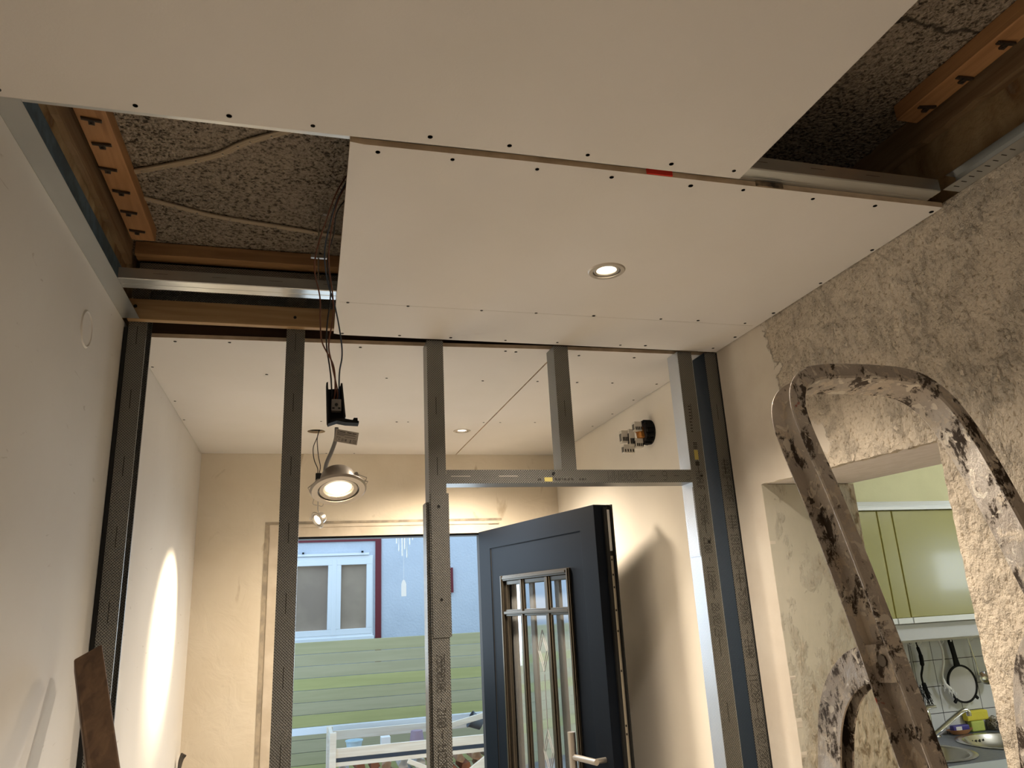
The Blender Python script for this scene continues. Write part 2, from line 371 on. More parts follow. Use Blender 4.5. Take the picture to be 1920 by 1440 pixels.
o = MB().lathe([(0.0001, 0.0012), (0.040, 0.0010), (0.0415, 0.0030), (0.043, 0.0030), (0.046, 0.0)], Matrix.Translation((XL, 1.857, 2.303)) @ Matrix.Rotation(math.radians(90), 4, 'Y'), 48).build('filler_patch', LEFTW)
tag(o, 'round filled box patch near the top of the left wall', 'filler patch')
# ------------------------------------------------------------------ gypsum boards with screws
screw_me = MB().lathe([(0.0001, 0.0), (0.0042, 0.0), (0.0046, -0.0008), (0.0046, 0.002)], Matrix(), 12).build('screw', HOLE)
SCREW = screw_me.data; bpy.data.objects.remove(screw_me)
def screws(parent, pts, z=None, plane='z'):
    for p in pts:
        o = bpy.data.objects.new('screw', SCREW); C.objects.link(o); o.parent = parent
        l = Vector((p[0], p[1], (ZC if z is None else z))) if len(p) == 2 else Vector(p)
        o.location = l - PLOC[parent.name]
        s = random.uniform(0.85, 1.15); o.scale = (s, s, 1)
        if plane == 'y': o.rotation_euler = (math.radians(-90), 0, 0)
def board(label, outer, holes, pts, cat='ceiling board'):
    cx = sum(p[0] for p in outer)/len(outer); cy2 = sum(p[1] for p in outer)/len(outer)
    t = thing('plasterboard_sheet', label, cat, (cx, cy2, ZC))
    b = MB().plate(outer, holes, ZC, ZT, XY, 0, 1); b.build('sheet', [BOARD, EDGE], t)
    screws(t, pts); return t
board('large upper plasterboard sheet nearest the camera with an open strip at its right edge',
      [(XL+0.001, -3.19), (0.848, -3.19), (0.848, 1.168), (0.30, 1.171), (0.06, 1.176), (XL+0.001, 1.178)], [],
      [(-0.488, 1.160), (-0.29, 1.160), (-0.144, 1.158), (-0.006, 1.158), (0.2, 1.150), (0.349, 1.148), (0.505, 1.148), (0.681, 1.145), (0.82, 1.143)])
lb = board('wide lower plasterboard sheet holding the lit downlight, from the hanging wires to the right wall',
      [(0.060, 1.192), (0.085, 1.196), (0.4, 1.190), (XR-0.004, 1.186), (XR-0.004, 2.192), (0.095, 2.192), (0.070, 2.183), (0.066, 1.9)],
      [circ(0.74, 1.629, 0.036)],
      [(0.112, 1.215), (0.253, 1.212), (0.423, 1.213), (0.581, 1.212), (0.759, 1.211), (0.88, 1.205), (1.056, 1.209), (1.22, 1.209), (1.375, 1.208), (1.375, 1.401), (1.375, 1.605), (1.373, 1.827), (1.331, 1.919), (1.369, 2.04), (0.098, 1.936), (0.264, 1.937), (0.477, 1.938), (0.641, 1.934), (0.821, 1.929), (1.04, 1.924), (1.165, 1.919), (0.095, 2.178), (0.269, 2.173), (0.43, 2.171), (0.61, 2.172), (0.786, 2.169), (1.009, 2.166), (1.098, 2.16), (1.352, 2.154)])
b = MB().box((0.648, 1.1855, ZC+0.001), (0.705, 1.1925, ZT)); b.build('red_marker_stripe', MARKRED, lb)['label'] = 'red marker stripe on the sheet edge'
b = MB().box((0.90, 1.1845, ZC+0.001), (0.965, 1.1925, ZT)); b.build('scorch_mark', mat('black_smudge', (0.05, 0.035, 0.025), 0.9, var=(0.3, 0.22, 0.14), vscale=30), lb)['label'] = 'black smudge on the sheet edge'
board('hall ceiling plasterboard on the left behind the studs, with the round lamp hole',
      [(XL+0.001, 2.287), (0.3, 2.262), (0.814, 2.236), (0.800, 3.999), (XL+0.001, 3.999)], [circ(0.042, 3.482, 0.040), circ(0.723, 3.433, 0.034)],
      [(-0.504, 2.578), (-0.396, 2.314), (-0.239, 2.303), (-0.496, 3.002), (-0.143, 2.621), (0.158, 2.297), (0.276, 2.62), (0.637, 2.615), (0.637, 2.274), (0.674, 2.277), (-0.503, 3.297), (0.059, 3.287), (0.39, 3.274), (0.441, 3.271), (0.79, 3.258), (0.103, 3.981), (0.247, 3.978)])
board('hall ceiling plasterboard on the right behind the studs, beside the diagonal seam',
      [(0.820, 2.236), (1.37, 2.228), (1.382, 2.25), (1.382, 3.999), (0.8055, 3.999)], [],
      [(0.868, 3.252), (0.840, 2.286), (0.905, 2.287), (1.113, 2.285), (0.85, 2.6), (1.011, 2.597), (1.156, 2.589), (1.345, 2.584), (1.034, 3.241), (1.351, 3.058), (1.351, 2.822), (1.346, 3.296)])

PENCIL = mat('faint_guide_line', (0.50, 0.46, 0.41), 0.9)
pieces('guide_line', PENCIL, lb, [((0.075, 1.9352, ZC-0.0003), (1.37, 1.9360, ZC+0.001))])
# ------------------------------------------------------------------ cavity: rails, beams, battens, cables
def rail(label, segs, loc, cat='ceiling rail', mats=None):
    t = thing('metal_ceiling_rail', label, cat, loc)
    b = MB()
    for a, c_ in segs: b.box(a, c_)
    b.build('profile', mats or SMOOTH, t); return t
def cdrail(label, x0, x1, y0, y1=None):
    y1 = y1 or y0 + 0.060; z = ZT + 0.0005
    t = thing('metal_ceiling_rail', label, 'ceiling rail', (x0, y0, z))
    b = MB(); h = 0.030; e = 0.0008
    prof = [(y0, z+h), (y0, z+0.002), (y0+0.002, z), (y0+0.027, z), (y0+0.0285, z+0.0015), (y0+0.0315, z+0.0015), (y0+0.033, z), (y1-0.002, z), (y1, z+0.002), (y1, z+h),
            (y1-0.008, z+h), (y1-0.008, z+h-e), (y1-e, z+h-e), (y1-e, z+0.003), (y1-0.003, z+e), (y0+0.003, z+e), (y0+e, z+0.003), (y0+e, z+h-e), (y0+0.008, z+h-e), (y0+0.008, z+h)]
    vs = [(x0, a, c_) for a, c_ in prof] + [(x1, a, c_) for a, c_ in prof]; n = len(prof)
    fs = [(i, (i+1) % n, (i+1) % n + n, i+n) for i in range(n)]
    b.add(vs, fs); b.build('profile', SMOOTH, t)
    pieces('slot', STAMP, t, [((xx, y0-0.0004, z+0.018), (xx+0.035, y0, z+0.0187)) for xx in [x0 + 0.08 + 0.14*k for k in range(int((x1-x0-0.08)/0.14))]]); return t
cdrail('ceiling rail over the joint of the two front sheets, bare in both ceiling gaps', -0.4695, 1.345, 1.146)
cdrail('bright ceiling rail crossing the left gap behind the hanging wires', -0.4695, 1.38, 1.895)
t = rail('edge rail along the top of the left wall', [((XL, -3.1, ZT+0.0005), (XL+0.045, 2.17, ZT+0.0015)), ((XL, -3.1, ZT+0.0015), (XL+0.001, 2.17, ZT+0.028)), ((XL, -3.1, ZT+0.028), (XL+0.028, 2.17, ZT+0.029))], (XL, 0, ZT))
MB().box((XL-0.004, 1.15, ZT+0.03), (XL-0.001, 2.15, ZT+0.13)).build('backing_strip', BLUESTR, t)['label'] = 'blue grey backing strip'
t = rail('edge rail along the top of the right wall, open channel in the right gap', [((XR-0.045, -3.1, ZT+0.0005), (XR, 1.14, ZT+0.0015)), ((XR-0.0015, -3.1, ZT+0.0015), (XR-0.0005, 1.14, ZT+0.038)), ((XR-0.028, -3.1, ZT+0.038), (XR-0.0005, 1.14, ZT+0.039))], (XR, 0, ZT))
pieces('slot', STAMP, t, [((XR-0.034, 1.12 - 0.02*k, ZT+0.0001), (XR-0.020, 1.1225 - 0.02*k, ZT+0.0006)) for k in range(8)])
def beam(name, label, a, b_, m, bev=0.002, cat='timber', scr=None):
    c_ = [(a[i]+b_[i])/2 for i in range(3)]
    t = thing(name, label, cat, c_); MB().box(a, b_).build('board', m, t, bevel=bev)
    if scr: screws(t, scr, plane='y')
    return t
beam('timber_batten', 'honey pine batten screwed across the stud tops under the left gap', (-0.505, 2.176, ZT+0.001), (0.10, 2.199, 2.521), W_X, scr=[(-0.485, 2.1755, 2.497), (-0.045, 2.1755, 2.487)])
beam('timber_batten', 'orange pine batten high at the far end of the left ceiling gap', (-0.50, 2.165, 2.657), (1.38, 2.215, 2.698), W_XO)
beam('timber_beam', 'dark brown timber seen between the studs and the hall ceiling', (XL+0.002, 2.300, ZT+0.002), (XR-0.01, 2.36, 2.698), W_DK)
t = thing('metal_head_rail', 'knurled head rail above the studs at the back of the left gap', 'head rail', (0.4, 2.2, 2.57))
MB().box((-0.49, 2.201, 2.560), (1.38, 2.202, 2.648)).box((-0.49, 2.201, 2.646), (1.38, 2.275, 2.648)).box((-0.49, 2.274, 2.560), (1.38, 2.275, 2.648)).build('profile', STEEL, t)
def clipbatten(label, x0, x1, y0, y1, z0, clips, skew):
    t = thing('clip_batten', label, 'timber', ((x0+x1)/2, y1, z0))
    MB().box((x0, y0, z0), (x1, y1, ZO-0.001)).build('board', W_OR, t, bevel=0.002)
    for cx, cyy in clips:
        b = MB(); r = Matrix.Translation((cx, cyy, z0)) @ Matrix.Rotation(skew + random.uniform(-.12, .12), 4, 'Z')
        b.box((-0.020, -0.0045, -0.003), (0.020, 0.0045, 0), 0, r).box((-0.018, -0.006, -0.006), (0.018, -0.0035, -0.001), 0, r).box((-0.006, -0.004, -0.0055), (0.006, 0.014, -0.001), 0, r)
        b.tube([r @ Vector((0, 0.008, -0.004)), r @ Vector((0, 0.008, -0.0075))], 0.003, 8)
        b.build('metal_clip', CLIP, t)
    return t
clipbatten('orange pine batten with metal clips on the old ceiling beside the left wall', -0.492, -0.430, -2.5, 2.085, 2.66,
           [(-0.464, 1.530), (-0.464, 1.620), (-0.474, 1.722), (-0.465, 1.822), (-0.468, 1.925), (-0.467, 2.028)], 0.1)
clipbatten('orange pine batten with metal clips on the old ceiling beside the right wall', 1.304, 1.362, -2.5, 1.18, 2.66, [(1.335, 0.818), (1.337, 0.918), (1.341, 1.023), (1.336, 1.122)], -0.1)
def lath(label, x0, x1, seed):
    pts = ragged([(0.2, 2.625), (2.17, 2.625), (2.17, ZO-0.001), (0.2, ZO-0.001)], 0.03, 0.006, seed)
    b = MB().prism(pts, x0, x1, YZ); o = b.build('broken_plaster_ledge', wood('ledge%d' % seed, (0.36, 0.25, 0.14), (0.20, 0.12, 0.06), 1))
    return tag(o, label, 'plaster ledge')
lath('broken plaster ledge along the old left wall top', XL-0.007, XL+0.008, 11)
lath('broken plaster ledge along the old right wall top', XR-0.006, XR+0.019, 12)
def flatcable(label, pts):
    t = thing('electrical_cable', label, 'cable', pts[0]); P = smoothpath(pts, 8); b = MB()
    for k in (-1, 0, 1):
        Q = []
        for i, p in enumerate(P):
            tt = (P[min(i+1, len(P)-1)]-P[max(i-1, 0)]).normalized(); nn = Vector((-tt.y, tt.x, 0)); Q.append(p + nn*0.0055*k)
        b.tube(Q, 0.0036, 8)
    b.build('sheath', CABLE, t, smooth=True)
    nb = MB()
    for i in range(3, len(P), 5): nb.tube([P[i], P[i]+Vector((0, 0, -0.006))], 0.0022, 8)
    nb.build('nail', NICKEL, t)
flatcable('beige flat cable rising from the clip batten towards the front rail', [(-0.44, 1.785, 2.695), (-0.36, 1.745, 2.695), (-0.235, 1.675, 2.695), (-0.17, 1.615, 2.695), (-0.115, 1.575, 2.695), (0.05, 1.47, 2.695)])
flatcable('beige flat cable running from the clip batten towards the hanging wires', [(-0.45, 1.90, 2.695), (-0.36, 1.935, 2.695), (-0.265, 1.972, 2.695), (-0.08, 2.005, 2.695), (0.085, 2.035, 2.695), (0.3, 2.06, 2.695)])
t = thing('rail_hanger', 'thin wire hanger dropping from the old ceiling to the bright rail', 'hanger', (0.018, 1.9, 2.69))
MB().tube(smoothpath([(0.030, 1.895, 2.690), (0.017, 1.9, 2.672), (0.015, 1.9, 2.60), (0.018, 1.9, 2.489)], 5), 0.0022, 8).build('rod', NICKEL, t, smooth=True)
MB().box((-0.004, 1.895, 2.553), (0.040, 1.903, 2.563)).box((0.030, 1.893, 2.556), (0.042, 1.899, 2.568)).build('spring_clamp', NICKEL, t)
MB().tube([(0.030, 1.895, 2.695), (0.030, 1.895, 2.685)], 0.006, 12).build('ceiling_hook', NICKEL, t)

# ------------------------------------------------------------------ stamped lettering (dot-matrix)
FONT = {'K':'10001 10010 10100 11000 10100 10010 10001','N':'10001 11001 11001 10101 10011 10011 10001','A':'01110 10001 10001 11111 10001 10001 10001','U':'10001 10001 10001 10001 10001 10001 01110',
'F':'11111 10000 10000 11110 10000 10000 10000','-':'00000 00000 00000 11111 00000 00000 00000','P':'11110 10001 10001 11110 10000 10000 10000','R':'11110 10001 10001 11110 10100 10010 10001',
'O':'01110 10001 10001 10001 10001 10001 01110','I':'00100 00100 00100 00100 00100 00100 00100','L':'10000 10000 10000 10000 10000 10000 11111','D':'11110 10001 10001 10001 10001 10001 11110',
'1':'00100 01100 00100 00100 00100 00100 01110','8':'01110 10001 10001 01110 10001 10001 01110','2':'01110 10001 00001 00110 01000 10000 11111','C':'01110 10001 10000 10000 10000 10001 01110',
'W':'10001 10001 10001 10101 10101 11011 10001','B':'11110 10001 10001 11110 10001 10001 11110','7':'11111 00001 00010 00100 00100 01000 01000','5':'11111 10000 11110 00001 00001 10001 01110',
'X':'10001 01010 01010 00100 01010 01010 10001','0':'01110 10001 10011 10101 11001 10001 01110','6':'01110 10000 10000 11110 10001 10001 01110','Z':'11111 00001 00010 00100 01000 10000 11111',
'/':'00001 00010 00010 00100 01000 01000 10000','3':'11110 00001 00001 01110 00001 00001 11110','9':'01110 10001 10001 01111 00001 00001 01110','M':'10001 11011 10101 10101 10001 10001 10001','S':'01111 10000 10000 01110 00001 00001 11110',' ':'00000 '*7}
def stamp(text, origin, adv, up, w=0.0105, h=0.022, dash=0.0026, th=0.0012, nrm=Vector((0, -1, 0))):
    """adv: reading direction, up: letter-up direction, both unit vectors"""
    b = MB(); o = Vector(origin); adv = Vector(adv); up = Vector(up)
    for i, ch in enumerate(text):
        for r, row in enumerate(FONT[ch].split()[:7]):
            for c_, v in enumerate(row):
                if v == '1':
                    p = o + adv*(i*w*1.22 + c_*w/4.6) + up*(h*(6-r)/6.0)
                    a = adv*th*0.9; u = up*dash*0.5
                    q = nrm*0.0004
                    b.add([p-a-u+q, p+a-u+q, p+a+u+q, p-a+u+q], [(0, 1, 2, 3)])
    return b
# ------------------------------------------------------------------ the stud partition
def cstud(b, x0, x1, y0, y1, z0, z1, web, e=0.0012, lip=0.006):
    """vertical C stud, web on side 'L' or 'R'"""
    b.box((x0, y0, z0), (x1, y0+e, z1)); b.box((x0, y1-e, z0), (x1, y1, z1))
    if web == 'L': b.box((x0, y0+e, z0), (x0+e, y1-e, z1)); b.box((x1-e, y0+e, z0), (x1, y0+lip, z1)); b.box((x1-e, y1-lip, z0), (x1, y1-e, z1))
    else: b.box((x1-e, y0+e, z0), (x1, y1-e, z1)); b.box((x0, y0+e, z0), (x0+e, y0+lip, z1)); b.box((x0, y1-lip, z0), (x0+e, y1-e, z1))
def slots(parent, x, zs, y=YP, L=0.055): pieces('slot', STAMP, parent, [((x-0.0009, y-0.0004, z), (x+0.0009, y+0.0002, z+L)) for z in zs])
STUDS = 'galvanised studs of the partition'
def stud(label, x0, x1, z0, z1, web, y0=YP, slot=True, scr=None):
    t = thing('metal_stud', label, 'metal stud', ((x0+x1)/2, y0+0.037, z0), STUDS)
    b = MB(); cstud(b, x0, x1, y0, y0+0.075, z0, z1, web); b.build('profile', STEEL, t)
    if slot: slots(t, x0+0.5*(x1-x0), [z for z in [0.3+0.19*k for k in range(12)] if z0 < z < z1-0.06])
    if scr: screws(t, scr, plane='y')
    return t
DY = Vector((0, -1, 0))
s1 = stud('leftmost metal stud, against the left wall', -0.503, -0.455, 0.0, 2.56, 'L')
MB().box((XL+0.001, YP-0.003, 0), (-0.5035, YP+0.07, 2.44)).build('sealing_strip', RUBBER, s1)['label'] = 'black sealing strip'
stud('free-standing metal stud just left of the hanging downlight', -0.068, -0.015, 0.0, 2.56, 'R')
s3 = stud('full-height door post stud left of the metal door header', 0.358, 0.410, 0.0, ZC-0.001, 'L')
b = MB(); b.box((0.362, YP-0.0025, 1.545), (0.416, YP-0.0008, 1.955)).box((0.4135, YP-0.001, 1.545), (0.4155, YP+0.06, 1.955)).box((0.349, YP+0.012, 0.0), (0.3575, YP+0.072, 1.93))
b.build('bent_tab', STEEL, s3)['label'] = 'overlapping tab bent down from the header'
screws(s3, [(0.385, YP-0.003, 1.915), (0.388, YP-0.003, 1.648)], plane='y')
stamp('75X50X06 - Z100 - 112288', (0.371, YP-0.0003, 1.50), (0, 0, -1), (1, 0, 0), h=0.022).build('stamped_lettering', STAMP, s3)
s4 = stud('short metal stud standing on the door header', 0.782, 0.832, 2.026, ZC-0.001, 'L')
s5 = stud('full-height door post stud right of the metal door header', 1.238, 1.291, 0.0, ZC-0.001, 'L')
MB().box((1.2911, YP, 0), (1.2925, YP+0.006, 2.42)).build('lip_highlight', SMOOTH, s5)['label'] = 'edge lip with its highlight painted bright'  # daylight highlight on the edge, painted as a brighter steel strip
# H-shaped cable punch and sticker
b = MB()
for zc in (2.225, 1.70):
    b.add([(1.2370, YP+0.028, zc+0.028), (1.2370, YP+0.030, zc+0.028), (1.2370, YP+0.031, zc-0.028), (1.2370, YP+0.029, zc-0.028)], [(0, 1, 2, 3)])
    b.add([(1.2370, YP+0.048, zc+0.028), (1.2370, YP+0.050, zc+0.028), (1.2370, YP+0.051, zc-0.028), (1.2370, YP+0.049, zc-0.028)], [(0, 1, 2, 3)])
    b.add([(1.2370, YP+0.030, zc+0.005), (1.2370, YP+0.049, zc+0.002), (1.2370, YP+0.049, zc-0.003), (1.2370, YP+0.030, zc-0.005)], [(0, 1, 2, 3)])
b.build('cable_punch', STAMP, s5)['label'] = 'H-shaped cable punch'
WEBL = metal_mat('painted_daylit_steel', (0.66, 0.70, 0.76), 0.35, pitch=0.004, kb=0.0006, pit=0.25)  # paler copy of the steel, with the door daylight painted in
MB().box((1.2366, YP+0.001, 0.0), (1.2378, YP+0.074, ZC-0.002)).build('web_face', WEBL, s5)['label'] = 'web face painted pale for the daylight'
MB().box((1.2340, YP+0.002, 1.745), (1.2372, YP+0.070, 1.968)).build('bent_tab', WEBL, s5)['label'] = 'tab bent down from the header, painted pale for the daylight'
MB().box((1.256, YP-0.0006, 2.060), (1.270, YP-0.0001, 2.093)).build('yellow_sticker', YEL, s5)
b = MB(); zz = 2.135
for k in range(9):
    b.box((1.254, YP-0.0005, zz+0.02+0.011*k), (1.262, YP-0.0001, zz+0.024+0.011*k))
for k in range(4): b.box((1.256, YP-0.0005, 2.098+0.006*k), (1.270, YP-0.0001, 2.1015+0.006*k))
b.box((1.256, YP-0.0005, 2.040), (1.270, YP-0.0001, 2.054)); b.build('printed_marks', STAMP, s5)
stamp('KNAUF 75X50X06 - Z100 - 112288 - 28/02/23', (1.253, YP-0.0003, 2.02), (0, 0, -1), (1, 0, 0), h=0.024).build('stamped_lettering', STAMP, s5)
screws(s5, [(1.272, YP-0.003, 2.005), (1.270, YP-0.003, 1.790)], plane='y')
s6 = stud('rightmost metal stud, against the right wall, with stamped lettering', 1.343, 1.387, 0.0, ZC-0.001, 'L')
NAVY = metal_mat('painted_shade_steel', (0.025, 0.036, 0.048), 0.6, kb=0.001, pit=0.5)  # shade inside the stud, painted as dark navy steel
MB().box((1.3418, YP+0.002, 0.0), (1.3429, YP+0.19, ZC-0.002)).build('stud_shade', NAVY, s6)['label'] = 'deep stud web painted dark for its inner shade'
MB().box((1.3872, YP-0.004, 0), (1.3925, YP+0.07, ZC-0.001)).build('sealing_strip', RUBBER, s6)
stamp('KNAUF-PROFIL DIN 18182-CW-UB 75X50X06 - Z100 - 112288 - 28/02/2023', (1.354, YP-0.0004, 2.058), (0, 0, -1), (1, 0, 0), w=0.0118, h=0.025).build('stamped_lettering', STAMP, s6)
hd = thing('metal_door_header', 'horizontal metal rail over the doorway between two studs', 'door header', (0.82, YP+0.037, 1.985))
b = MB(); b.box((0.4105, YP-0.0012, 1.984), (1.2375, YP, 2.026)).box((0.4105, YP, 1.984), (1.2375, YP+0.075, 1.9852)).box((0.4105, YP+0.074, 1.984), (1.2375, YP+0.075, 2.026))
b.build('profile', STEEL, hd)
pieces('slot', NICKEL, hd, [((xx, YP-0.0016, 2.005), (xx+0.06, YP-0.0010, 2.0075)) for xx in (0.425, 0.575)])
b = MB(); 
for x0, x1 in ((0.700, 0.704), (0.706, 0.711), (0.757, 0.764), (0.767, 0.776), (0.780, 0.783), (0.786, 0.795), (0.799, 0.806), (0.810, 0.818), (0.838, 0.843), (0.846, 0.855), (0.858, 0.861)):
    b.box((x0, YP-0.0016, 1.992), (x1, YP-0.0012, 1.999))
b.build('printed_marks', STAMP, hd)
MB().box((0.722, YP-0.0016, 1.989), (0.748, YP-0.0012, 2.002)).build('yellow_sticker', YEL, hd)
stamp('S - 6 - Z000MM', (1.230, YP-0.0014, 2.020), (-1, 0, 0), (0, 0, -1), w=0.0175, h=0.028, th=0.0011).build('stamped_lettering', STAMP, hd)
screws(hd, [(0.752, YP-0.004, 2.014)], plane='y')

# ------------------------------------------------------------------ downlights
def lampmtx(loc, n): return Matrix.Translation(loc) @ Vector(n).to_track_quat('Z', 'Y').to_matrix().to_4x4()
def downlight(label, loc, n, R=0.049, lens=LENS, body=True, clips=False, group='brushed nickel downlights'):
    """n: the direction the lamp shines"""
    t = thing('downlight', label, 'downlight', loc, group); m_ = lampmtx(loc, n); k = R/0.049
    MB().lathe([(0.035*k, -0.002), (0.036*k, 0.003*k), (0.046*k, 0.0032*k), (0.049*k, 0.0), (0.049*k, -0.001), (0.035*k, -0.004)], m_, 64, closed=True).build('trim_ring', NICKEL, t, smooth=True)
    MB().lathe([(0.0345*k, -0.004), (0.0335*k, 0.0006), (0.0325*k, 0.0012), (0.0265*k, 0.0), (0.0245*k, -0.004), (0.0245*k, -0.008), (0.0345*k, -0.008)], m_, 64, closed=True).build('gimbal_ring', NICKEL, t, smooth=True)
    MB().lathe([(0.0001, -0.0015), (0.012*k, -0.0018), (0.0242*k, -0.004)], m_, 48).build('lens', lens, t, smooth=True)
    if body:
        MB().lathe([(0.034*k, -0.009), (0.033*k, -0.016), (0.028*k, -0.032), (0.024*k, -0.036), (0.0001, -0.036)], m_, 40).build('housing', NICKEL, t, smooth=True)
    return t, m_
downlight('lit recessed downlight in the lower ceiling sheet', (0.74, 1.629, ZC), (0, 0, -1))
light('downlight_beam', 'SPOT', (0.74, 1.629, ZC-0.008), (0.74, 1.629, 0), 118, (1.0, 0.86, 0.70), spot_size=math.radians(130), spot_blend=1.0, shadow_soft_size=0.025)
downlight('small lit recessed downlight in the hall ceiling beyond the studs', (0.723, 3.433, ZC), (0, 0, -1), 0.042, LENS2)
light('hall_downlight_beam', 'SPOT', (0.723, 3.433, ZC-0.008), (0.723, 3.433, 0), 270, (1.0, 0.84, 0.64), spot_size=math.radians(154), spot_blend=1.0, shadow_soft_size=0.09)
# big lamp hanging by its cable
nb = Vector((0.05, -math.sin(math.radians(24)), -math.cos(math.radians(24)))).normalized()
LB = Vector((0.055, 1.30, 1.826)); t, m_ = downlight('large lit downlight dangling from its driver box on a grey cable', LB, nb, 0.0475, CLEAR)
MB().lathe([(0.0001, -0.0008), (0.017, -0.0010)], m_, 40).build('led_disc', LENS, [c_ for c_ in t.children if c_.name.startswith('lens')][0])
for sx in (1, -1):
    b = MB(); Lc = lambda x, y, z: m_ @ Vector((x, y, z))
    a0 = math.radians(200 if sx > 0 else 20)
    ca, sa = math.cos(a0), math.sin(a0); ta, tb = -sa, ca
    hub = [(ca*0.030 + ta*d, sa*0.030 + tb*d, -0.020) for d in [-0.008+0.0016*k for k in range(11)]]
    pts = []
    for i in range(80):
        u = i/79; d = -0.009+0.018*u; ang = u*2*math.pi*8
        pts.append(Lc(ca*(0.033+0.0035*math.cos(ang)) + ta*d, sa*(0.033+0.0035*math.cos(ang)) + tb*d, -0.020+0.0035*math.sin(ang)))
    b.tube(pts, 0.0007, 6)
    for d in (-0.009, 0.009): b.tube([Lc(ca*0.034+ta*d, sa*0.034+tb*d, -0.019), Lc(ca*0.050+ta*d*0.7, sa*0.050+tb*d*0.7, -0.010), Lc(ca*0.046+ta*d*0.5, sa*0.046+tb*d*0.5, -0.002)], 0.0008, 6)
    b.build('spring_clip', NICKEL, [c_ for c_ in t.children if c_.name.startswith('housing')][0], smooth=True)
light('hanging_lamp_beam', 'SPOT', tuple(LB + nb*0.012), tuple(LB+nb*2), 9, WARM, spot_size=math.radians(80), spot_blend=1.0, shadow_soft_size=0.022)
top = m_ @ Vector((-0.012, -0.010, -0.036))
cbl = thing('lamp_cable', 'grey round cable between the driver box and the large hanging downlight', 'cable', tuple(top))
MB().tube(smoothpath([(0.050, 1.30, 1.935), (0.049, 1.30, 1.915), (0.043, 1.305, 1.895), (0.034, 1.31, 1.872), (0.033, 1.315, 1.855), (0.040, 1.315, 1.845), tuple(top)], 8), 0.0035, 12).build('sheath', GCABLE, cbl, smooth=True)
# driver box
dv = thing('lamp_driver', 'black plastic driver bracket hanging from the wires above the large downlight', 'lamp driver', (0.05, 1.30, 1.93))
k = 0.00093; fx = lambda px, py: (0.031 + (px-612)*k, 2.012 - (py-722)*k)
out = [fx(*q) for q in [(611, 724), (614, 721), (616, 730), (636, 728), (638, 721), (642, 722), (640, 732), (645, 785), (650, 790), (662, 789), (664, 785), (671, 785), (672, 801), (648, 800), (632, 797), (616, 803), (614, 798)]]
MB().prism(out, 1.300, 1.303, XZ).build('back_plate', BLACK, dv)
e1 = [fx(*q) for q in [(611, 724), (614, 722), (619, 800), (616, 803)]]; e2 = [fx(*q) for q in [(638, 722), (641, 722), (648, 787), (644, 788)]]
fl = [fx(*q) for q in [(616, 797), (640, 792), (672, 797), (672, 801), (648, 800), (632, 797), (616, 803)]]
b = MB().prism(e1, 1.278, 1.300, XZ).prism(e2, 1.284, 1.300, XZ).prism(fl, 1.278, 1.300, XZ); b.build('side_wall', BLACK, dv)
x0, z0 = fx(621, 776); x1, z1 = fx(640, 753)
tb_ = MB().box((x0, 1.285, z0), (x1, 1.300, z1)).build('terminal_block', mat('grey_terminal', (0.22, 0.20, 0.18), 0.5), dv, bevel=0.0015)
b = MB().tube([((x0+x1)/2, 1.286, (z0+z1)/2), ((x0+x1)/2, 1.2835, (z0+z1)/2)], 0.0028, 12)
for q in (-0.005, 0.005): b.box(((x0+x1)/2+q-0.002, 1.2845, z0+0.003), ((x0+x1)/2+q+0.002, 1.285, z0+0.006))
b.build('terminal_screw', HOLE, tb_)
# paper label with print
lbm = Matrix.Translation((0.049, 1.296, 1.932)) @ Matrix.Rotation(math.radians(9), 4, 'Y') @ Matrix.Rotation(math.radians(4), 4, 'Z')
lb_ = thing('paper_label', 'small white paper label with black print below the driver bracket', 'label', (0.049, 1.296, 1.93))
MB().box((0, 0, -0.0225), (0.040, 0.0004, 0.0), 0, lbm).build('paper', PAPER, lb_)
b = MB(); R_ = lambda x0, z0, x1, z1: b.box((x0, -0.0002, z0), (x1, 0.0, z1), 0, lbm)
b.lathe([(0.0013, 0), (0.0019, 0), (0.0019, 0.0002), (0.0013, 0.0002)], lbm @ Matrix.Translation((0.0045, -0.0002, -0.0035)) @ Matrix.Rotation(math.radians(90), 4, 'X'), 20, closed=True)
for x0, x1 in ((0.007, 0.017), (0.020, 0.028), (0.029, 0.036)): R_(x0, -0.0042, x1, -0.0030)
for i, (x0, x1) in enumerate(((0.003, 0.034), (0.003, 0.037), (0.003, 0.016), (0.017, 0.036), (0.003, 0.010))): R_(x0, -0.0066-0.0018*i, x1, -0.0060-0.0018*i)
for cx in (0.0045, 0.0090):      # C and E
    for a in range(8):
        an = math.radians(60+34*a); R_(cx+0.0019*math.cos(an)-0.0003, -0.0175+0.0024*math.sin(an)-0.0003, cx+0.0019*math.cos(an)+0.0003, -0.0175+0.0024*math.sin(an)+0.0003)
R_(0.0072, -0.0178, 0.0100, -0.0172)
for x0, x1 in ((0.0125, 0.013), (0.014, 0.0145), (0.0155, 0.016), (0.018, 0.0186), (0.0195, 0.020), (0.0205, 0.021)): R_(x0, -0.0200, x1, -0.0150)
R_(0.0125, -0.0200, 0.0145, -0.0195); R_(0.018, -0.0178, 0.021, -0.0173)
R_(0.026, -0.0190, 0.030, -0.0186); R_(0.0265, -0.0160, 0.0295, -0.0155); R_(0.026, -0.0205, 0.030, -0.0198); R_(0.0275, -0.0186, 0.0285, -0.0160)
for x0, z0, x1, z1 in ((0.0320, -0.0203, 0.0375, -0.0198), (0.0320, -0.0152, 0.0375, -0.0147), (0.0320, -0.0203, 0.0325, -0.0147), (0.0370, -0.0203, 0.0375, -0.0147), (0.034, -0.019, 0.0345, -0.016), (0.0355, -0.019, 0.036, -0.016)): R_(x0, z0, x1, z1)
b.build('print', INK, lb_)
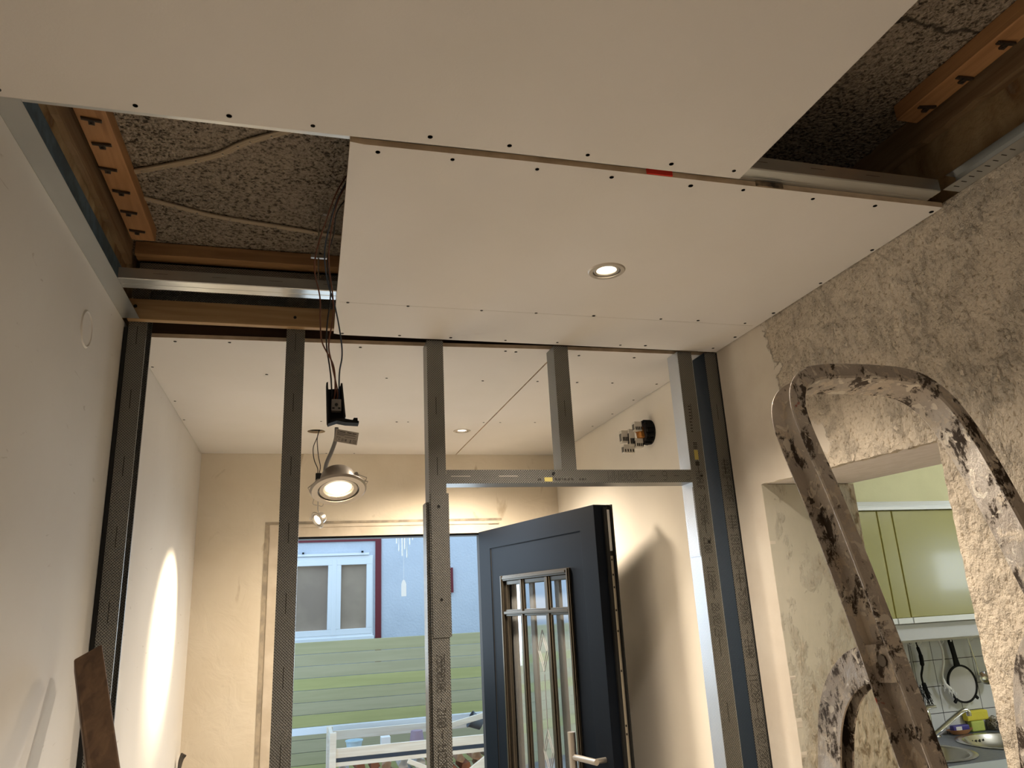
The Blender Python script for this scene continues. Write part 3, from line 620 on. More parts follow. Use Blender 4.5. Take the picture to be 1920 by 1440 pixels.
# supply wires
WIRES = [('brown supply wire bowing furthest left out of the ceiling gap', BROWNWIRE, [(0.095, 1.44, 2.58), (0.048, 1.40, 2.47), (0.023, 1.37, 2.372), (0.008, 1.36, 2.305), (0.005, 1.36, 2.262), (0.016, 1.35, 2.203), (0.018, 1.34, 2.149), (0.022, 1.32, 2.100), (0.042, 1.30, 2.05), (0.046, 1.294, 2.005), (0.044, 1.292, 1.982)]),
         ('brown supply wire hanging down the middle of the wire bundle', BROWNWIRE, [(0.095, 1.45, 2.56), (0.052, 1.40, 2.455), (0.036, 1.37, 2.365), (0.031, 1.36, 2.285), (0.040, 1.355, 2.210), (0.041, 1.34, 2.16), (0.034, 1.33, 2.10), (0.040, 1.31, 2.055), (0.050, 1.294, 2.00), (0.049, 1.292, 1.982)]),
         ('blue-grey supply wire hanging beside the sheet edge', BLUEWIRE, [(0.095, 1.43, 2.57), (0.050, 1.41, 2.46), (0.031, 1.37, 2.365), (0.023, 1.36, 2.300), (0.030, 1.36, 2.240), (0.045, 1.35, 2.183), (0.056, 1.34, 2.118), (0.058, 1.32, 2.075), (0.053, 1.30, 2.035), (0.053, 1.293, 1.982)]),
         ('black supply wire crossing behind the brown wires', BLACKWIRE, [(0.095, 1.46, 2.52), (0.050, 1.42, 2.435), (0.040, 1.38, 2.354), (0.029, 1.37, 2.290), (0.036, 1.36, 2.216), (0.031, 1.35, 2.15), (0.030, 1.33, 2.10), (0.036, 1.31, 2.05), (0.039, 1.30, 2.02), (0.041, 1.294, 1.982)])]
for lab, m2, pts in WIRES:
    o = MB().tube(smoothpath(pts, 8), 0.0014, 8).build('supply_wire', m2, smooth=True); tag(o, lab, 'wire', 'wires hanging from the ceiling gap')
# far small hanging lamp
n2 = Vector((-0.72, -0.42, -0.48)).normalized(); L2 = Vector((0.057, 3.48, 2.035))
t, m2_ = downlight('small lit downlight dangling in the far hall below the ceiling hole', L2, n2, 0.040, LENS2)
for s in (-1, 1): MB().tube([m2_ @ Vector((0.03*s, 0.0, -0.02)), m2_ @ Vector((0.045*s, 0.012, 0.006)), m2_ @ Vector((0.03*s, 0.02, 0.012))], 0.0013, 6).build('spring_clip', NICKEL, t, smooth=True)
light('far_lamp_beam', 'SPOT', tuple(L2 + n2*0.02), (-0.515, 3.32, 1.62), 125, (1.0, 0.83, 0.56), spot_size=math.radians(50), spot_blend=1.0, shadow_soft_size=0.015)
dv = thing('lamp_driver', 'small black driver block hanging in the far hall', 'lamp driver', (0.057, 3.48, 2.22))
MB().box((0.044, 3.47, 2.165), (0.070, 3.49, 2.247)).build('case', BLACK, dv, bevel=0.002)
MB().tube(smoothpath([(0.046, 3.48, 2.166), (0.040, 3.48, 2.13), (0.036, 3.48, 2.107), (0.060, 3.48, 2.100), (0.078, 3.48, 2.098), (0.086, 3.48, 2.13)], 4), 0.0022, 8).build('wire_bracket', NICKEL, dv, smooth=True)
for lab, m2, pts in (('dark wire bowing left from the ceiling hole to the far driver', BLACKWIRE, [(0.055, 3.482, 2.46), (0.048, 3.48, 2.42), (0.030, 3.48, 2.365), (0.036, 3.48, 2.31), (0.052, 3.48, 2.27), (0.054, 3.48, 2.246)]),
                     ('dark wire hanging straighter from the ceiling hole to the far driver', BLACKWIRE, [(0.058, 3.482, 2.46), (0.047, 3.48, 2.41), (0.054, 3.48, 2.33), (0.064, 3.48, 2.28), (0.060, 3.48, 2.246)]),
                     ('thin grey cord between the far driver and the small hanging downlight', GCABLE, [(0.057, 3.48, 2.165), (0.058, 3.48, 2.11), (0.060, 3.485, 2.075), tuple(m2_ @ Vector((0, 0, -0.034)))])):
    tag(MB().tube(smoothpath(pts, 6), 0.0020, 6).build('supply_wire', m2, smooth=True), lab, 'wire')

# ------------------------------------------------------------------ junction box on the hall wall
jb = thing('terminal_box', 'white terminal block and black box poking out of the hall wall near the ceiling', 'junction box', (1.38, 2.78, 2.28))
pl = random.Random(3)
b = MB().lathe([(0.0001, 0.004), (0.050, 0.004), (0.052, -0.004), (0.040, -0.02)], Matrix.Translation((1.383, 2.765, 2.288)) @ Matrix.Rotation(math.radians(-90), 4, 'Y'), 24)
for i in range(14):
    a = i*0.45; b.box((1.352, 2.765+0.04*math.cos(a)-0.006, 2.288+0.045*math.sin(a)-0.006), (1.384, 2.765+0.04*math.cos(a)+0.006, 2.288+0.045*math.sin(a)+0.006))
b.build('wall_box', BLACK, jb)
R1 = Matrix.Translation((1.362, 2.775, 2.285)) @ Matrix.Rotation(math.radians(-14), 4, 'X') @ Matrix.Rotation(math.radians(20), 4, 'Z')
MB().box((-0.012, -0.022, -0.042), (0.028, 0.022, 0.042), 0, R1).build('relay', mat('dark_grey_case', (0.07, 0.06, 0.055), 0.5), jb, bevel=0.003)
MB().box((-0.032, -0.012, -0.024), (-0.012, 0.016, 0.0), 0, R1).box((-0.034, -0.012, 0.002), (-0.012, 0.016, 0.024), 0, R1).build('orange_connector', mat('orange_plastic', (0.60, 0.25, 0.05), 0.5), jb, bevel=0.0015)
for (cx, cy2, cz, sx, sy2, sz) in ((1.278, 2.800, 2.275, 0.014, 0.014, 0.026), (1.327, 2.765, 2.311, 0.017, 0.014, 0.020), (1.305, 2.785, 2.268, 0.013, 0.012, 0.036), (1.291, 2.795, 2.222, 0.024, 0.014, 0.018), (1.331, 2.775, 2.243, 0.017, 0.014, 0.019)):
    b = MB().box((cx-sx, cy2-sy2, cz-sz), (cx+sx, cy2+sy2, cz+sz)); tb_ = b.build('terminal_block', mat('bone_plastic', (0.66, 0.62, 0.55), 0.5) if not bpy.data.materials.get('bone_plastic') else bpy.data.materials['bone_plastic'], jb, bevel=0.002)
    h = MB()
    for i in range(4): h.box((cx-sx+0.004+i*sx*0.48, cy2-sy2-0.0006, cz-sz*0.75), (cx-sx+0.009+i*sx*0.48, cy2-sy2, cz-sz*0.1))
    for i in range(4): h.box((cx-sx-0.0006, cy2-sy2*0.8+i*sy2*0.4, cz-sz*0.7), (cx-sx, cy2-sy2*0.8+i*sy2*0.4+0.003, cz+sz*0.5))
    h.build('terminal_slot', HOLE, tb_)
st = thing('cable_stub', 'grey cable stub with cut ends sticking out of the left hall wall', 'cable', (-0.51, 3.87, 1.05))
for i in range(3): MB().tube(smoothpath([(-0.515, 3.87+0.008*i, 0.93), (-0.500, 3.868+0.008*i, 0.99), (-0.497+0.004*i, 3.866+0.01*i, 1.04), (-0.488+0.006*i, 3.862+0.01*i, 1.072-0.006*i)], 5), 0.005, 8).build('strand', mat('stub%d' % i, (0.07, 0.06, 0.05), 0.6), st, smooth=True)

# ------------------------------------------------------------------ wooden post leaning at lower left
po = thing('wooden_post', 'weathered brown wooden post leaning by the left stud', 'post', (-0.33, 1.5, 0.0))
a = Vector((-0.449, 1.92, 1.556)); d = (Vector((-0.365, 1.76, 1.355)) - a).normalized(); bt = a + d*(1.562/-d.z)
xax = Vector((1, 0.15, 0)); xax = (xax - d*xax.dot(d)).normalized(); yax = d.cross(xax)
vs = []
for p, top_ in ((bt, 0), (a, 1)):
    for u, v in ((-0.026, -0.018), (-0.019, -0.024), (0.024, -0.024), (0.026, -0.02), (0.026, 0.024), (-0.026, 0.024)):
        vs.append(p + xax*u + yax*v + (Vector((0, 0, 0.010*(u/0.026))) if top_ else Vector((0, 0, 0))))
n = 6; MB().add(vs, [tuple(range(n))[::-1], tuple(range(n, 2*n))] + [(i, (i+1) % n, (i+1) % n+n, i+n) for i in range(n)]).build('shaft', W_POST, po, bevel=0.003)

# ------------------------------------------------------------------ front door
dr = thing('door_1', 'open anthracite front door leaf with lattice glazing and steel pull bar', 'door', (0.905, 3.95, 0), kind='structure')
A = Vector((0.905, 3.95, 0)); u_ = Vector((1.161-0.905, 2.908-3.95, 0)).normalized(); nn = Vector((u_.y, -u_.x, 0))
if nn.x > 0: nn = -nn                      # towards the room, left of the leaf
W_ = 1.073; H_ = 2.010
LF = Matrix((( u_.x, nn.x, 0, A.x), (u_.y, nn.y, 0, A.y), (0, 0, 1, 0), (0, 0, 0, 1)))   # local (along leaf, out of leaf, up)
def lbx(b, x0, z0, x1, z1, y0, y1, mi=0): return b.box((x0, y0, z0), (x1, y1, z1), mi, LF)
GU0, GU1, GZ1, GZ0 = 0.262, 0.838, 1.742, 0.35
fnl = lambda a_, b_, h: LF @ Vector((a_, h, b_))
b = MB().plate([(0.10, 0.10), (0.965, 0.10), (0.965, 1.915), (0.10, 1.915)], [[(GU0, GZ0), (GU1, GZ0), (GU1, GZ1), (GU0, GZ1)]], -0.060, -0.004, fnl)
b.build('panel', ANTH, dr)
b = MB().plate([(0, 0.012), (W_, 0.012), (W_, H_), (0, H_)], [[(0.125, 0.12), (0.962, 0.12), (0.962, 1.913), (0.125, 1.913)]], -0.066, 0.0, fnl); b.build('leaf_frame', ANTH, dr, bevel=0.0015)
# shadow gap seal at the hinge side
lbx(MB(), 0.125, 0.12, 0.131, 1.913, -0.006, -0.0035).build('panel_seal', RUBBER, dr)
b = MB()
for (x0, z0, x1, z1) in ((GU0-0.026, GZ0, GU0, GZ1+0.026), (GU1, GZ0, GU1+0.026, GZ1+0.026), (GU0, GZ1, GU1, GZ1+0.026), (GU0, GZ0-0.026, GU1, GZ0)):
    lbx(b, x0, z0, x1, z1, -0.005, 0.008)
    cx = 0.007; lbx(b, x0+cx*(x1-x0 < .03), z0+cx*(z1-z0 < .03), x1-cx*(x1-x0 < .03), z1-cx*(z1-z0 < .03), 0.008, 0.013)
b.build('glazing_frame', DKBR, dr, bevel=0.002)
M1 = (0.415, 0.455); M2_ = (0.645, 0.690)
b = MB()
for x0, x1 in (M1, M2_):
    lbx(b, x0, GZ0, x1, GZ1, -0.012, 0.001); lbx(b, x0+0.010, GZ0, x1-0.010, GZ1, 0.001, 0.007); lbx(b, x0, GZ0, x1, GZ1, -0.056, -0.046)
lbx(b, GU0, 1.574, GU1, 1.606, -0.012, 0.001); lbx(b, GU0, 1.583, GU1, 1.597, 0.001, 0.009)
for x0, x1 in ((GU0, GU0+0.02), (GU1-0.02, GU1)): lbx(b, x0, GZ0, x1, GZ1, -0.02, -0.004)
lbx(b, GU0, GZ1-0.02, GU1, GZ1, -0.02, -0.004); b.build('glazing_bar', DKBR, dr, bevel=0.0025)
gp_ = lbx(MB(), GU0, GZ0, GU1, GZ1, -0.038, -0.032).build('glass_pane', GLASS, dr)
# etched diamond lines
b = MB(); xc = 0.55
for zc in (1.42, 1.0, 0.6):
    for k2, s in ((0.045, 1), (0.030, 1)):
        P_ = [(xc, zc+k2*2), (xc+k2, zc), (xc, zc-k2*2), (xc-k2, zc)]
        for i in range(4):
            p = P_[i]; q = P_[(i+1) % 4]; b.tube([fnl(p[0], p[1], -0.031), fnl(q[0], q[1], -0.031)], 0.0012, 4)
b.tube([fnl(xc, 1.32, -0.031), fnl(xc, 1.09, -0.031)], 0.0012, 4); b.tube([fnl(xc, 0.9, -0.031), fnl(xc, 0.7, -0.031)], 0.0012, 4)
b.build('etched_lines', mat('etched_glass', (0.35, 0.35, 0.36), 0.7), gp_)
# free edge: seals, pale strip, lock rail
b = MB(); lbx(b, W_-0.004, 0.012, W_+0.010, H_-0.012, -0.060, -0.044); lbx(b, W_-0.02, 0.012, W_+0.016, H_, -0.086, -0.080); lbx(b, W_-0.02, 0.012, W_+0.002, H_, -0.080, -0.066)
b.build('edge_seal', RUBBER, dr)
lr_ = lbx(MB(), W_, 0.012, W_+0.003, 1.80, -0.078, -0.062).build('lock_rail', mat('lock_rail_steel', (0.55, 0.50, 0.40), 0.35, 0.6), dr)
lbx(MB(), W_, 1.82, W_+0.003, 1.99, -0.078, -0.060).build('edge_strip', WHITEPL, dr)
b = MB()
for zc in (1.78, 1.72, 1.67, 1.58, 1.50, 1.35, 1.15, 1.12): lbx(b, W_+0.003, zc, W_+0.004, zc+0.008, -0.073, -0.067)
b.build('lock_screw', HOLE, lr_)
# pull bar
b = MB().tube([fnl(0.875, 0.45, 0.055), fnl(0.875, 1.125, 0.055)], 0.016, 24); b.build('pull_bar', NICKEL, dr, smooth=True)
MB().tube([fnl(0.875, 1.035, 0.055), fnl(0.905, 1.035, 0.055), fnl(1.035, 1.035, 0.052)], 0.0115, 20).tube([fnl(1.02, 1.035, 0.052), fnl(1.02, 1.035, 0.0)], 0.010, 16).build('door_handle', NICKEL, dr, smooth=True)
# frame of the opening
fr = thing('door_frame', 'black front door frame in the end wall', 'door frame', (0.43, YE+0.1, 0), kind='structure')
b = MB().box((-0.10, YE+0.03, 2.004), (0.975, YE+0.11, 2.06)).box((-0.10, YE+0.03, 0), (-0.055, YE+0.11, 2.004)).box((0.93, YE+0.03, 0), (0.975, YE+0.11, 2.004)); b.build('frame', RUBBER, fr)

# ------------------------------------------------------------------ outside the front door
GRASS = mat('yard_paving', (0.30, 0.29, 0.27), 0.9, var=(0.38, 0.37, 0.34), vscale=4)
tag(MB().box((-6, 4.25, -0.12), (8, 12, -0.02)).build('yard_ground', GRASS), 'grey paved ground of the yard', 'ground', kind='structure')
HW = mat('white_render', (0.62, 0.65, 0.70), 0.9, var=(0.58, 0.61, 0.66), vscale=3, bump=0.5, bscale=45, bdist=0.01)
hs = thing('neighbour_house', 'white rendered house across the yard with a red-trimmed window', 'house', (0.4, 8.1, 0))
MB().plate([(-6, -0.1), (8, -0.1), (8, 5.5), (-6, 5.5)], [[(-0.19, 1.32), (0.70, 1.32), (0.70, 2.20), (-0.19, 2.20)]], 8.0, 8.3, XZ).build('wall', HW, hs)
RED = mat('dark_red_trim', (0.15, 0.010, 0.018), 0.5)
MB().box((0.725, 7.985, 1.1), (0.785, 8.0, 2.40)).box((-0.30, 7.985, 2.345), (0.725, 8.0, 2.40)).box((-0.30, 7.985, 1.1), (-0.24, 8.0, 2.345)).build('window_trim', RED, hs)
FRM = mat('white_window_plastic', (0.84, 0.84, 0.84), 0.4)
wf = MB()
def ring(b, x0, z0, x1, z1, w_, y0, y1): b.box((x0, y0, z0), (x1, y1, z0+w_)); b.box((x0, y0, z1-w_), (x1, y1, z1)); b.box((x0, y0, z0+w_), (x0+w_, y1, z1-w_)); b.box((x1-w_, y0, z0+w_), (x1, y1, z1-w_))
ring(wf, -0.19, 1.40, 0.70, 2.20, 0.035, 7.985, 8.06); ring(wf, -0.15, 1.43, 0.305, 2.165, 0.055, 7.975, 8.05); ring(wf, 0.325, 1.43, 0.69, 2.165, 0.055, 7.975, 8.05)
wf.box((0.29, 7.97, 1.43), (0.335, 8.05, 2.165)).box((-0.19, 7.95, 1.32), (0.71, 8.05, 1.41))
wfo = wf.build('window_frame', FRM, hs, bevel=0.004)
MB().box((-0.12, 8.03, 1.48), (0.255, 8.035, 2.115)).box((0.375, 8.03, 1.48), (0.64, 8.035, 2.115)).build('pane', mat('tan_reflection_glass', (0.40, 0.30, 0.21), 0.45, var=(0.30, 0.22, 0.16), vscale=2), wfo)  # tan reflection painted into the pane colour
sr_ = MB().box((-0.19, 7.965, 2.205), (0.66, 7.99, 2.228)).build('shutter_rail', WHITEPL, hs)
b = MB()
for xx in (-0.01, 0.58): b.box((xx, 7.955, 2.228), (xx+0.02, 7.985, 2.245))
b.build('rail_bracket', BLACK, sr_)
sw = MB(); ring(sw, 1.36, 1.79, 1.535, 2.045, 0.028, 7.965, 7.998)
o = thing('small_window', 'small dark red framed window on the white house wall', 'window', (1.45, 7.98, 1.8)); sw.build('frame', RED, o); MB().box((1.388, 7.985, 1.818), (1.507, 7.99, 2.017)).build('pane', mat('grey_small_pane', (0.45, 0.50, 0.50), 0.3), o)
# green board fence
fe = thing('board_fence', 'green fence of horizontal boards in front of the white house', 'fence', (1, 7.0, 0))
FG = [mat('fence_sage', (0.46, 0.42, 0.235), 0.8, var=(0.42, 0.385, 0.21), vscale=4, stretch=(0.4, 1, 6)), mat('fence_lime', (0.48, 0.46, 0.19), 0.8, var=(0.44, 0.42, 0.17), vscale=4, stretch=(0.4, 1, 6)), mat('fence_grey', (0.47, 0.425, 0.26), 0.8, var=(0.43, 0.39, 0.235), vscale=4, stretch=(0.4, 1, 6))]
order = [0, 2, 2, 1, 0, 2, 1, 2, 2, 0, 1, 0, 2, 0]
b = MB(); z = 1.408
for k2, ci in enumerate(order):
    h_ = 0.096 if k2 else 0.10
    b.box((-5, 7.0, z-h_+0.003), (7, 7.022, z), ci); z -= h_
b.build('boards', FG, fe, bevel=0.003)
# wind chime hanging from the porch edge
tag(MB().box((-0.6, 5.1, 2.35), (2.0, 5.35, 2.42)).build('porch_beam', W_PALE), 'pale porch beam above the front door', 'beam', kind='structure')
wc = thing('wind_chime', 'silver wind chime with a white sail hanging outside the door', 'wind chime', (0.66, 5.2, 2.35))
CH = mat('bright_chime_tube', (0.85, 0.88, 0.92), 0.25, 0.6)
for i, zb in enumerate((2.07, 2.02, 1.985, 2.03, 1.975, 2.06, 2.09)):
    xx = 0.615+0.018*i; yy = 5.2+0.02*math.sin(i*1.9); MB().tube([(xx, yy, 2.24), (xx, yy, zb)], 0.0055, 8).build('tube', CH, wc, smooth=True)
MB().tube([(0.663, 5.2, 2.35), (0.662, 5.2, 1.83)], 0.001, 5).build('cord', WHITEPL, wc)
MB().tube([(0.663, 5.2, 2.25), (0.663, 5.2, 2.235)], 0.07, 20).build('top_disc', W_PALE, wc)
MB().prism([(0.645, 1.72), (0.678, 1.72), (0.678, 1.80), (0.670, 1.822), (0.661, 1.83), (0.652, 1.822), (0.645, 1.80)], 5.197, 5.203, XZ).build('sail', WHITEPL, wc)
# crate rack with firewood
rk = thing('firewood_rack', 'pale slatted crate rack full of firewood below the fence', 'rack', (1.0, 5.95, 0))
b = MB()
for xx, yy in ((0.215, 5.80), (0.215, 6.45), (1.66, 5.80), (1.66, 6.45)): pass
posts = [(0.215, 5.76, 0.84), (0.215, 6.40, 0.80), (1.62, 5.76, 0.86), (1.46, 6.40, 0.87)]
for xx, yy, h_ in posts: MB().box((xx, yy, -0.02), (xx+0.045, yy+0.045, h_)).build('post', W_PALE, rk, bevel=0.003)
MB().box((0.25, 5.775, 0.675), (1.66, 5.80, 0.735)).box((0.25, 5.775, 0.622), (1.66, 5.80, 0.650)).box((0.25, 5.775, 0.30), (1.66, 5.80, 0.36)).build('front_rail', W_PALE, rk, bevel=0.002)
MB().box((0.25, 5.773, 0.650), (1.66, 5.80, 0.675)).build('dark_strip', mat('dark_blue_strip', (0.03, 0.04, 0.06), 0.6), rk)
MB().box((0.25, 6.41, 0.70), (1.50, 6.43, 0.765)).build('back_rail', W_PALE, rk, bevel=0.002)
MB().box((0.225, 5.80, 0.74), (0.25, 6.40, 0.80)).build('side_rail', W_PALE, rk, bevel=0.002)
MB().box((1.45, 5.80, 0.78), (1.475, 6.40, 0.84)).build('side_rail', W_PALE, rk, bevel=0.002)
def bar(name, p, q, w_, h_, m2, par):
    p = Vector(p); q = Vector(q); d = (q-p); r = d.to_track_quat('X', 'Z').to_matrix().to_4x4(); r.translation = p
    return MB().box((0, -w_/2, -h_/2), (d.length, w_/2, h_/2), 0, r).build(name, m2, par, bevel=0.002)
bar('brace', (0.75, 5.74, 0.62), (1.15, 5.74, 0.44), 0.02, 0.03, W_PALE, rk); bar('brace', (1.02, 5.72, 0.40), (1.55, 5.72, 0.72), 0.025, 0.06, W_PALE, rk)
bar('brace', (1.02, 6.0, 0.77), (1.50, 6.0, 0.86), 0.025, 0.04, W_PALE, rk)
t = thing('metal_ceiling_rail', 'long bright metal rail lying on the firewood rack outside', 'metal rail', (0.8, 6.46, 0.74)); bar('profile', (-0.8, 6.75, 0.735), (2.1, 6.30, 0.800), 0.05, 0.05, mat('bright_zinc', (0.80, 0.84, 0.88), 0.35, 0.3), t)
LOGM = [mat('log_red', (0.34, 0.12, 0.055), 0.8, var=(0.22, 0.08, 0.04), vscale=12), mat('log_tan', (0.55, 0.36, 0.22), 0.8, var=(0.40, 0.22, 0.12), vscale=12), mat('log_grey', (0.40, 0.36, 0.33), 0.8, var=(0.62, 0.55, 0.46), vscale=12)]
rr = random.Random(5)
for iy, zz in enumerate((0.435, 0.508, 0.582)):
    for ix in range(12):
        xx = 0.32 + 0.105*ix + 0.04*(iy % 2) + rr.uniform(-.006, .006); r0 = rr.uniform(0.034, 0.043)
        if xx > 1.60: continue
        m3 = Matrix.Translation((xx, 5.95 + rr.uniform(-.03, .05), zz+rr.uniform(-.006, .006))) @ Matrix.Rotation(math.pi/2 + rr.uniform(-.13, .13), 4, 'Z') @ Matrix.Rotation(rr.uniform(0, 6), 4, 'X')
        sec = [(r0*math.cos(a2), r0*math.sin(a2)) for a2 in (0.1, 1.6, 2.3, 4.0, 4.9)]
        o = MB().prism(sec, -0.12, 0.12, lambda a_, b_, h: m3 @ Vector((h, a_, b_))).build('firewood_log', LOGM[rr.randrange(3)], bevel=0.003)
        tag(o, 'split log in the firewood pile inside the pale rack', 'firewood', 'split logs in the firewood rack')
tag(MB().box((0.28, 5.83, 0.0), (1.60, 6.38, 0.385)).build('firewood_pile', LOGM[0]), 'lower mass of firewood under the split logs', 'firewood', kind='stuff')
def bucket(name, label, loc, r, h_, m2, tilt=0):
    m3 = Matrix.Translation(loc) @ Matrix.Rotation(tilt, 4, 'Y')
    return tag(MB().lathe([(0.0001, 0), (r*0.75, 0), (r, h_), (r*1.06, h_), (r*1.06, h_-0.008), (r*0.96, h_-0.004), (r*0.72, 0.006), (0.0001, 0.006)], m3, 28).build(name, m2, smooth=True), label, 'pot')
bucket('plastic_bucket', 'pale blue bucket standing in the rack at its left end', (0.41, 6.20, 0.62), 0.062, 0.10, mat('pale_blue_plastic', (0.55, 0.72, 0.80), 0.4))
bucket('flower_pot', 'mauve pot upside down on the firewood in mid rack', (0.88, 6.20, 0.74), 0.06, -0.10, mat('mauve_pot', (0.36, 0.26, 0.32), 0.6))
bucket('flower_pot', 'dark grey pot tipped over at the right end of the rack', (1.40, 6.25, 0.74), 0.06, 0.10, mat('grey_pot', (0.12, 0.13, 0.14), 0.5), -1.1)
tag(MB().box((0.60, 6.10, 0.62), (0.67, 6.17, 0.735)).build('white_box', WHITEPL, bevel=0.004), 'small white box on the firewood beside the pale blue bucket', 'box')
tag(MB().box((1.00, 6.12, 0.63), (1.12, 6.18, 0.68)).build('blue_bag', mat('pale_blue_bag', (0.45, 0.65, 0.85), 0.5), bevel=0.006), 'pale blue packet tucked among the firewood', 'packet')

# ------------------------------------------------------------------ kitchen behind the right wall
KX0, KX1, KY0, KY1 = 1.72, 5.0, 0.6, 3.37
KW = mat('lime_kitchen_wall', (0.68, 0.65, 0.40), 0.9, var=(0.64, 0.61, 0.37), vscale=6, bump=0.2, bscale=90)
struct(MB().box((KX0, KY1, 0), (KX1+0.1, KY1+0.1, 2.7)).build('wall_kitchen_back', KW), 'pale lime kitchen wall behind the cabinets')
struct(MB().box((KX0, KY0-0.1, 0), (KX1+0.1, KY0, 2.7)).build('wall_kitchen_front', KW), 'lime kitchen wall out of sight on the near side')
b = MB().plate([(KY0, 0), (KY1, 0), (KY1, 2.7), (KY0, 2.7)], [[(0.80, 1.45), (1.24, 1.45), (1.24, 2.0), (0.80, 2.0)]], KX1, KX1+0.1, YZ)
struct(b.build('wall_kitchen_right', KW), 'kitchen side wall with its window')
struct(MB().box((KX0, KY0-0.1, 2.70), (KX1+0.1, KY1+0.1, 2.8)).build('ceiling_kitchen', mat('kitchen_ceiling', (0.7, 0.7, 0.66), 0.9)), 'white kitchen ceiling', 'ceiling')
# tile splashback
m = m_base('white_tiles_dark_grout', 0.22); g = G(m); x, y, z = g.sep()
def gl(c_, off, p): return g.m('LESS_THAN', g.m('ABSOLUTE', g.m('SUBTRACT', g.m('FRACT', g.m('DIVIDE', g.m('SUBTRACT', c_, off), p)), 0.5)), 0.014)
gm = g.m('MAXIMUM', gl(x, 3.020+0.0625, 0.125), gl(z, 1.248+0.0625, 0.125))
nz = g.ramp(g.noise(7, 3), [(0.3, (0.62, 0.64, 0.66)), (0.7, (0.70, 0.71, 0.72))])
g.l(g.mix(gm, nz, (0.05, 0.05, 0.055)), g.p.inputs['Base Color']); TILE = m
struct(MB().box((2.3, KY1-0.008, 0.9), (4.9, KY1, 1.5)).build('wall_tiles', TILE), 'white tile splashback with dark joints above the sink', 'splashback')
# wall cabinets
OLIVE = mat('olive_gloss_lacquer', (0.34, 0.32, 0.105), 0.27, coat=0.15); CREAMY = mat('olive_door_edges', (0.62, 0.55, 0.24), 0.4); PALEW = mat('pale_rail_white', (0.80, 0.84, 0.84), 0.35)
xs = [2.30, 2.668, 2.752, 3.25, 3.75]
for i, (lab, x0, x1) in enumerate((('olive gloss wall cabinet left of the narrow filler door', 2.30, 2.664), ('narrow olive wall cabinet between the two wider doors', 2.668, 2.750), ('wide olive gloss wall cabinet right of the narrow filler door', 2.754, 3.25), ('olive gloss wall cabinet hidden mostly behind the right jamb', 3.254, 3.75))):
    t = thing('wall_cabinet', lab, 'cabinet', ((x0+x1)/2, 3.2, 1.47), 'olive kitchen wall cabinets')
    MB().box((x0-0.0018, 3.026, 1.475), (x1+0.0018, KY1, 1.975)).build('body', CREAMY, t)
    MB().box((x0+0.001, 3.020, 1.478), (x1-0.001, 3.040, 1.975)).build('door', OLIVE, t, bevel=0.003)
    MB().box((x0+0.001, 3.010, 1.452), (x1-0.001, 3.040, 1.477)).build('grip_rail', PALEW, t, bevel=0.002)
t = thing('cabinet_cornice', 'pale moulded cornice along the tops of the wall cabinets', 'cornice', (3.0, 3.1, 1.98))
MB().prism([(3.0, 1.977), (3.0, 1.990), (3.008, 1.996), (3.003, 2.010), (3.012, 2.018), (KY1-0.02, 2.018), (KY1-0.02, 1.977)], 2.3, 3.75, YZ).build('moulding', PALEW, t)
t = thing('light_valance', 'pale grey valance board under the wall cabinets', 'valance', (3.0, 3.06, 1.36))
MB().box((2.3, 3.045, 1.375), (3.75, 3.075, 1.448)).build('board', mat('blue_grey_valance', (0.58, 0.60, 0.62), 0.5), t, bevel=0.003)
MB().box((2.3, 3.30, 1.345), (3.75, 3.345, 1.37)).build('utensil_rail', WHITEPL, t)
# worktop and sinks
base = thing('sink_base_cabinet', 'grey kitchen base unit under the worktop', 'cabinet', (3.2, 3.1, 0)); MB().box((2.0, 2.84, 0), (4.4, 2.86, 0.860)).box((2.0, 2.86, 0), (2.02, KY1-0.01, 0.860)).box((4.38, 2.86, 0), (4.4, KY1-0.01, 0.860)).box((2.02, 2.86, 0.1), (4.38, KY1-0.01, 0.12)).build('body', mat('grey_front', (0.45, 0.46, 0.48), 0.4), base)
wt = thing('worktop', 'dark blue-grey kitchen worktop with a bright front edge', 'worktop', (3.2, 3.08, 0.86))
WT = mat('slate_worktop', (0.13, 0.145, 0.17), 0.35, var=(0.16, 0.175, 0.20), vscale=60)
S1 = (2.70, 3.055, 0.215); S2 = (3.215, 3.07, 0.222)
MB().plate([(2.0, 2.805), (4.4, 2.805), (4.4, KY1-0.009), (2.0, KY1-0.009)], [circ(S1[0], S1[1], S1[2]-0.006, 48), circ(S2[0], S2[1], S2[2]-0.006, 48)], 0.862, 0.900, XY).build('slab', WT, wt)
MB().box((2.0, 2.799, 0.862), (4.4, 2.805, 0.8985)).build('front_edge', mat('pale_edge', (0.55, 0.62, 0.68), 0.3), wt)
INOX = mat('sink_steel', (0.55, 0.53, 0.48), 0.22, 0.9)
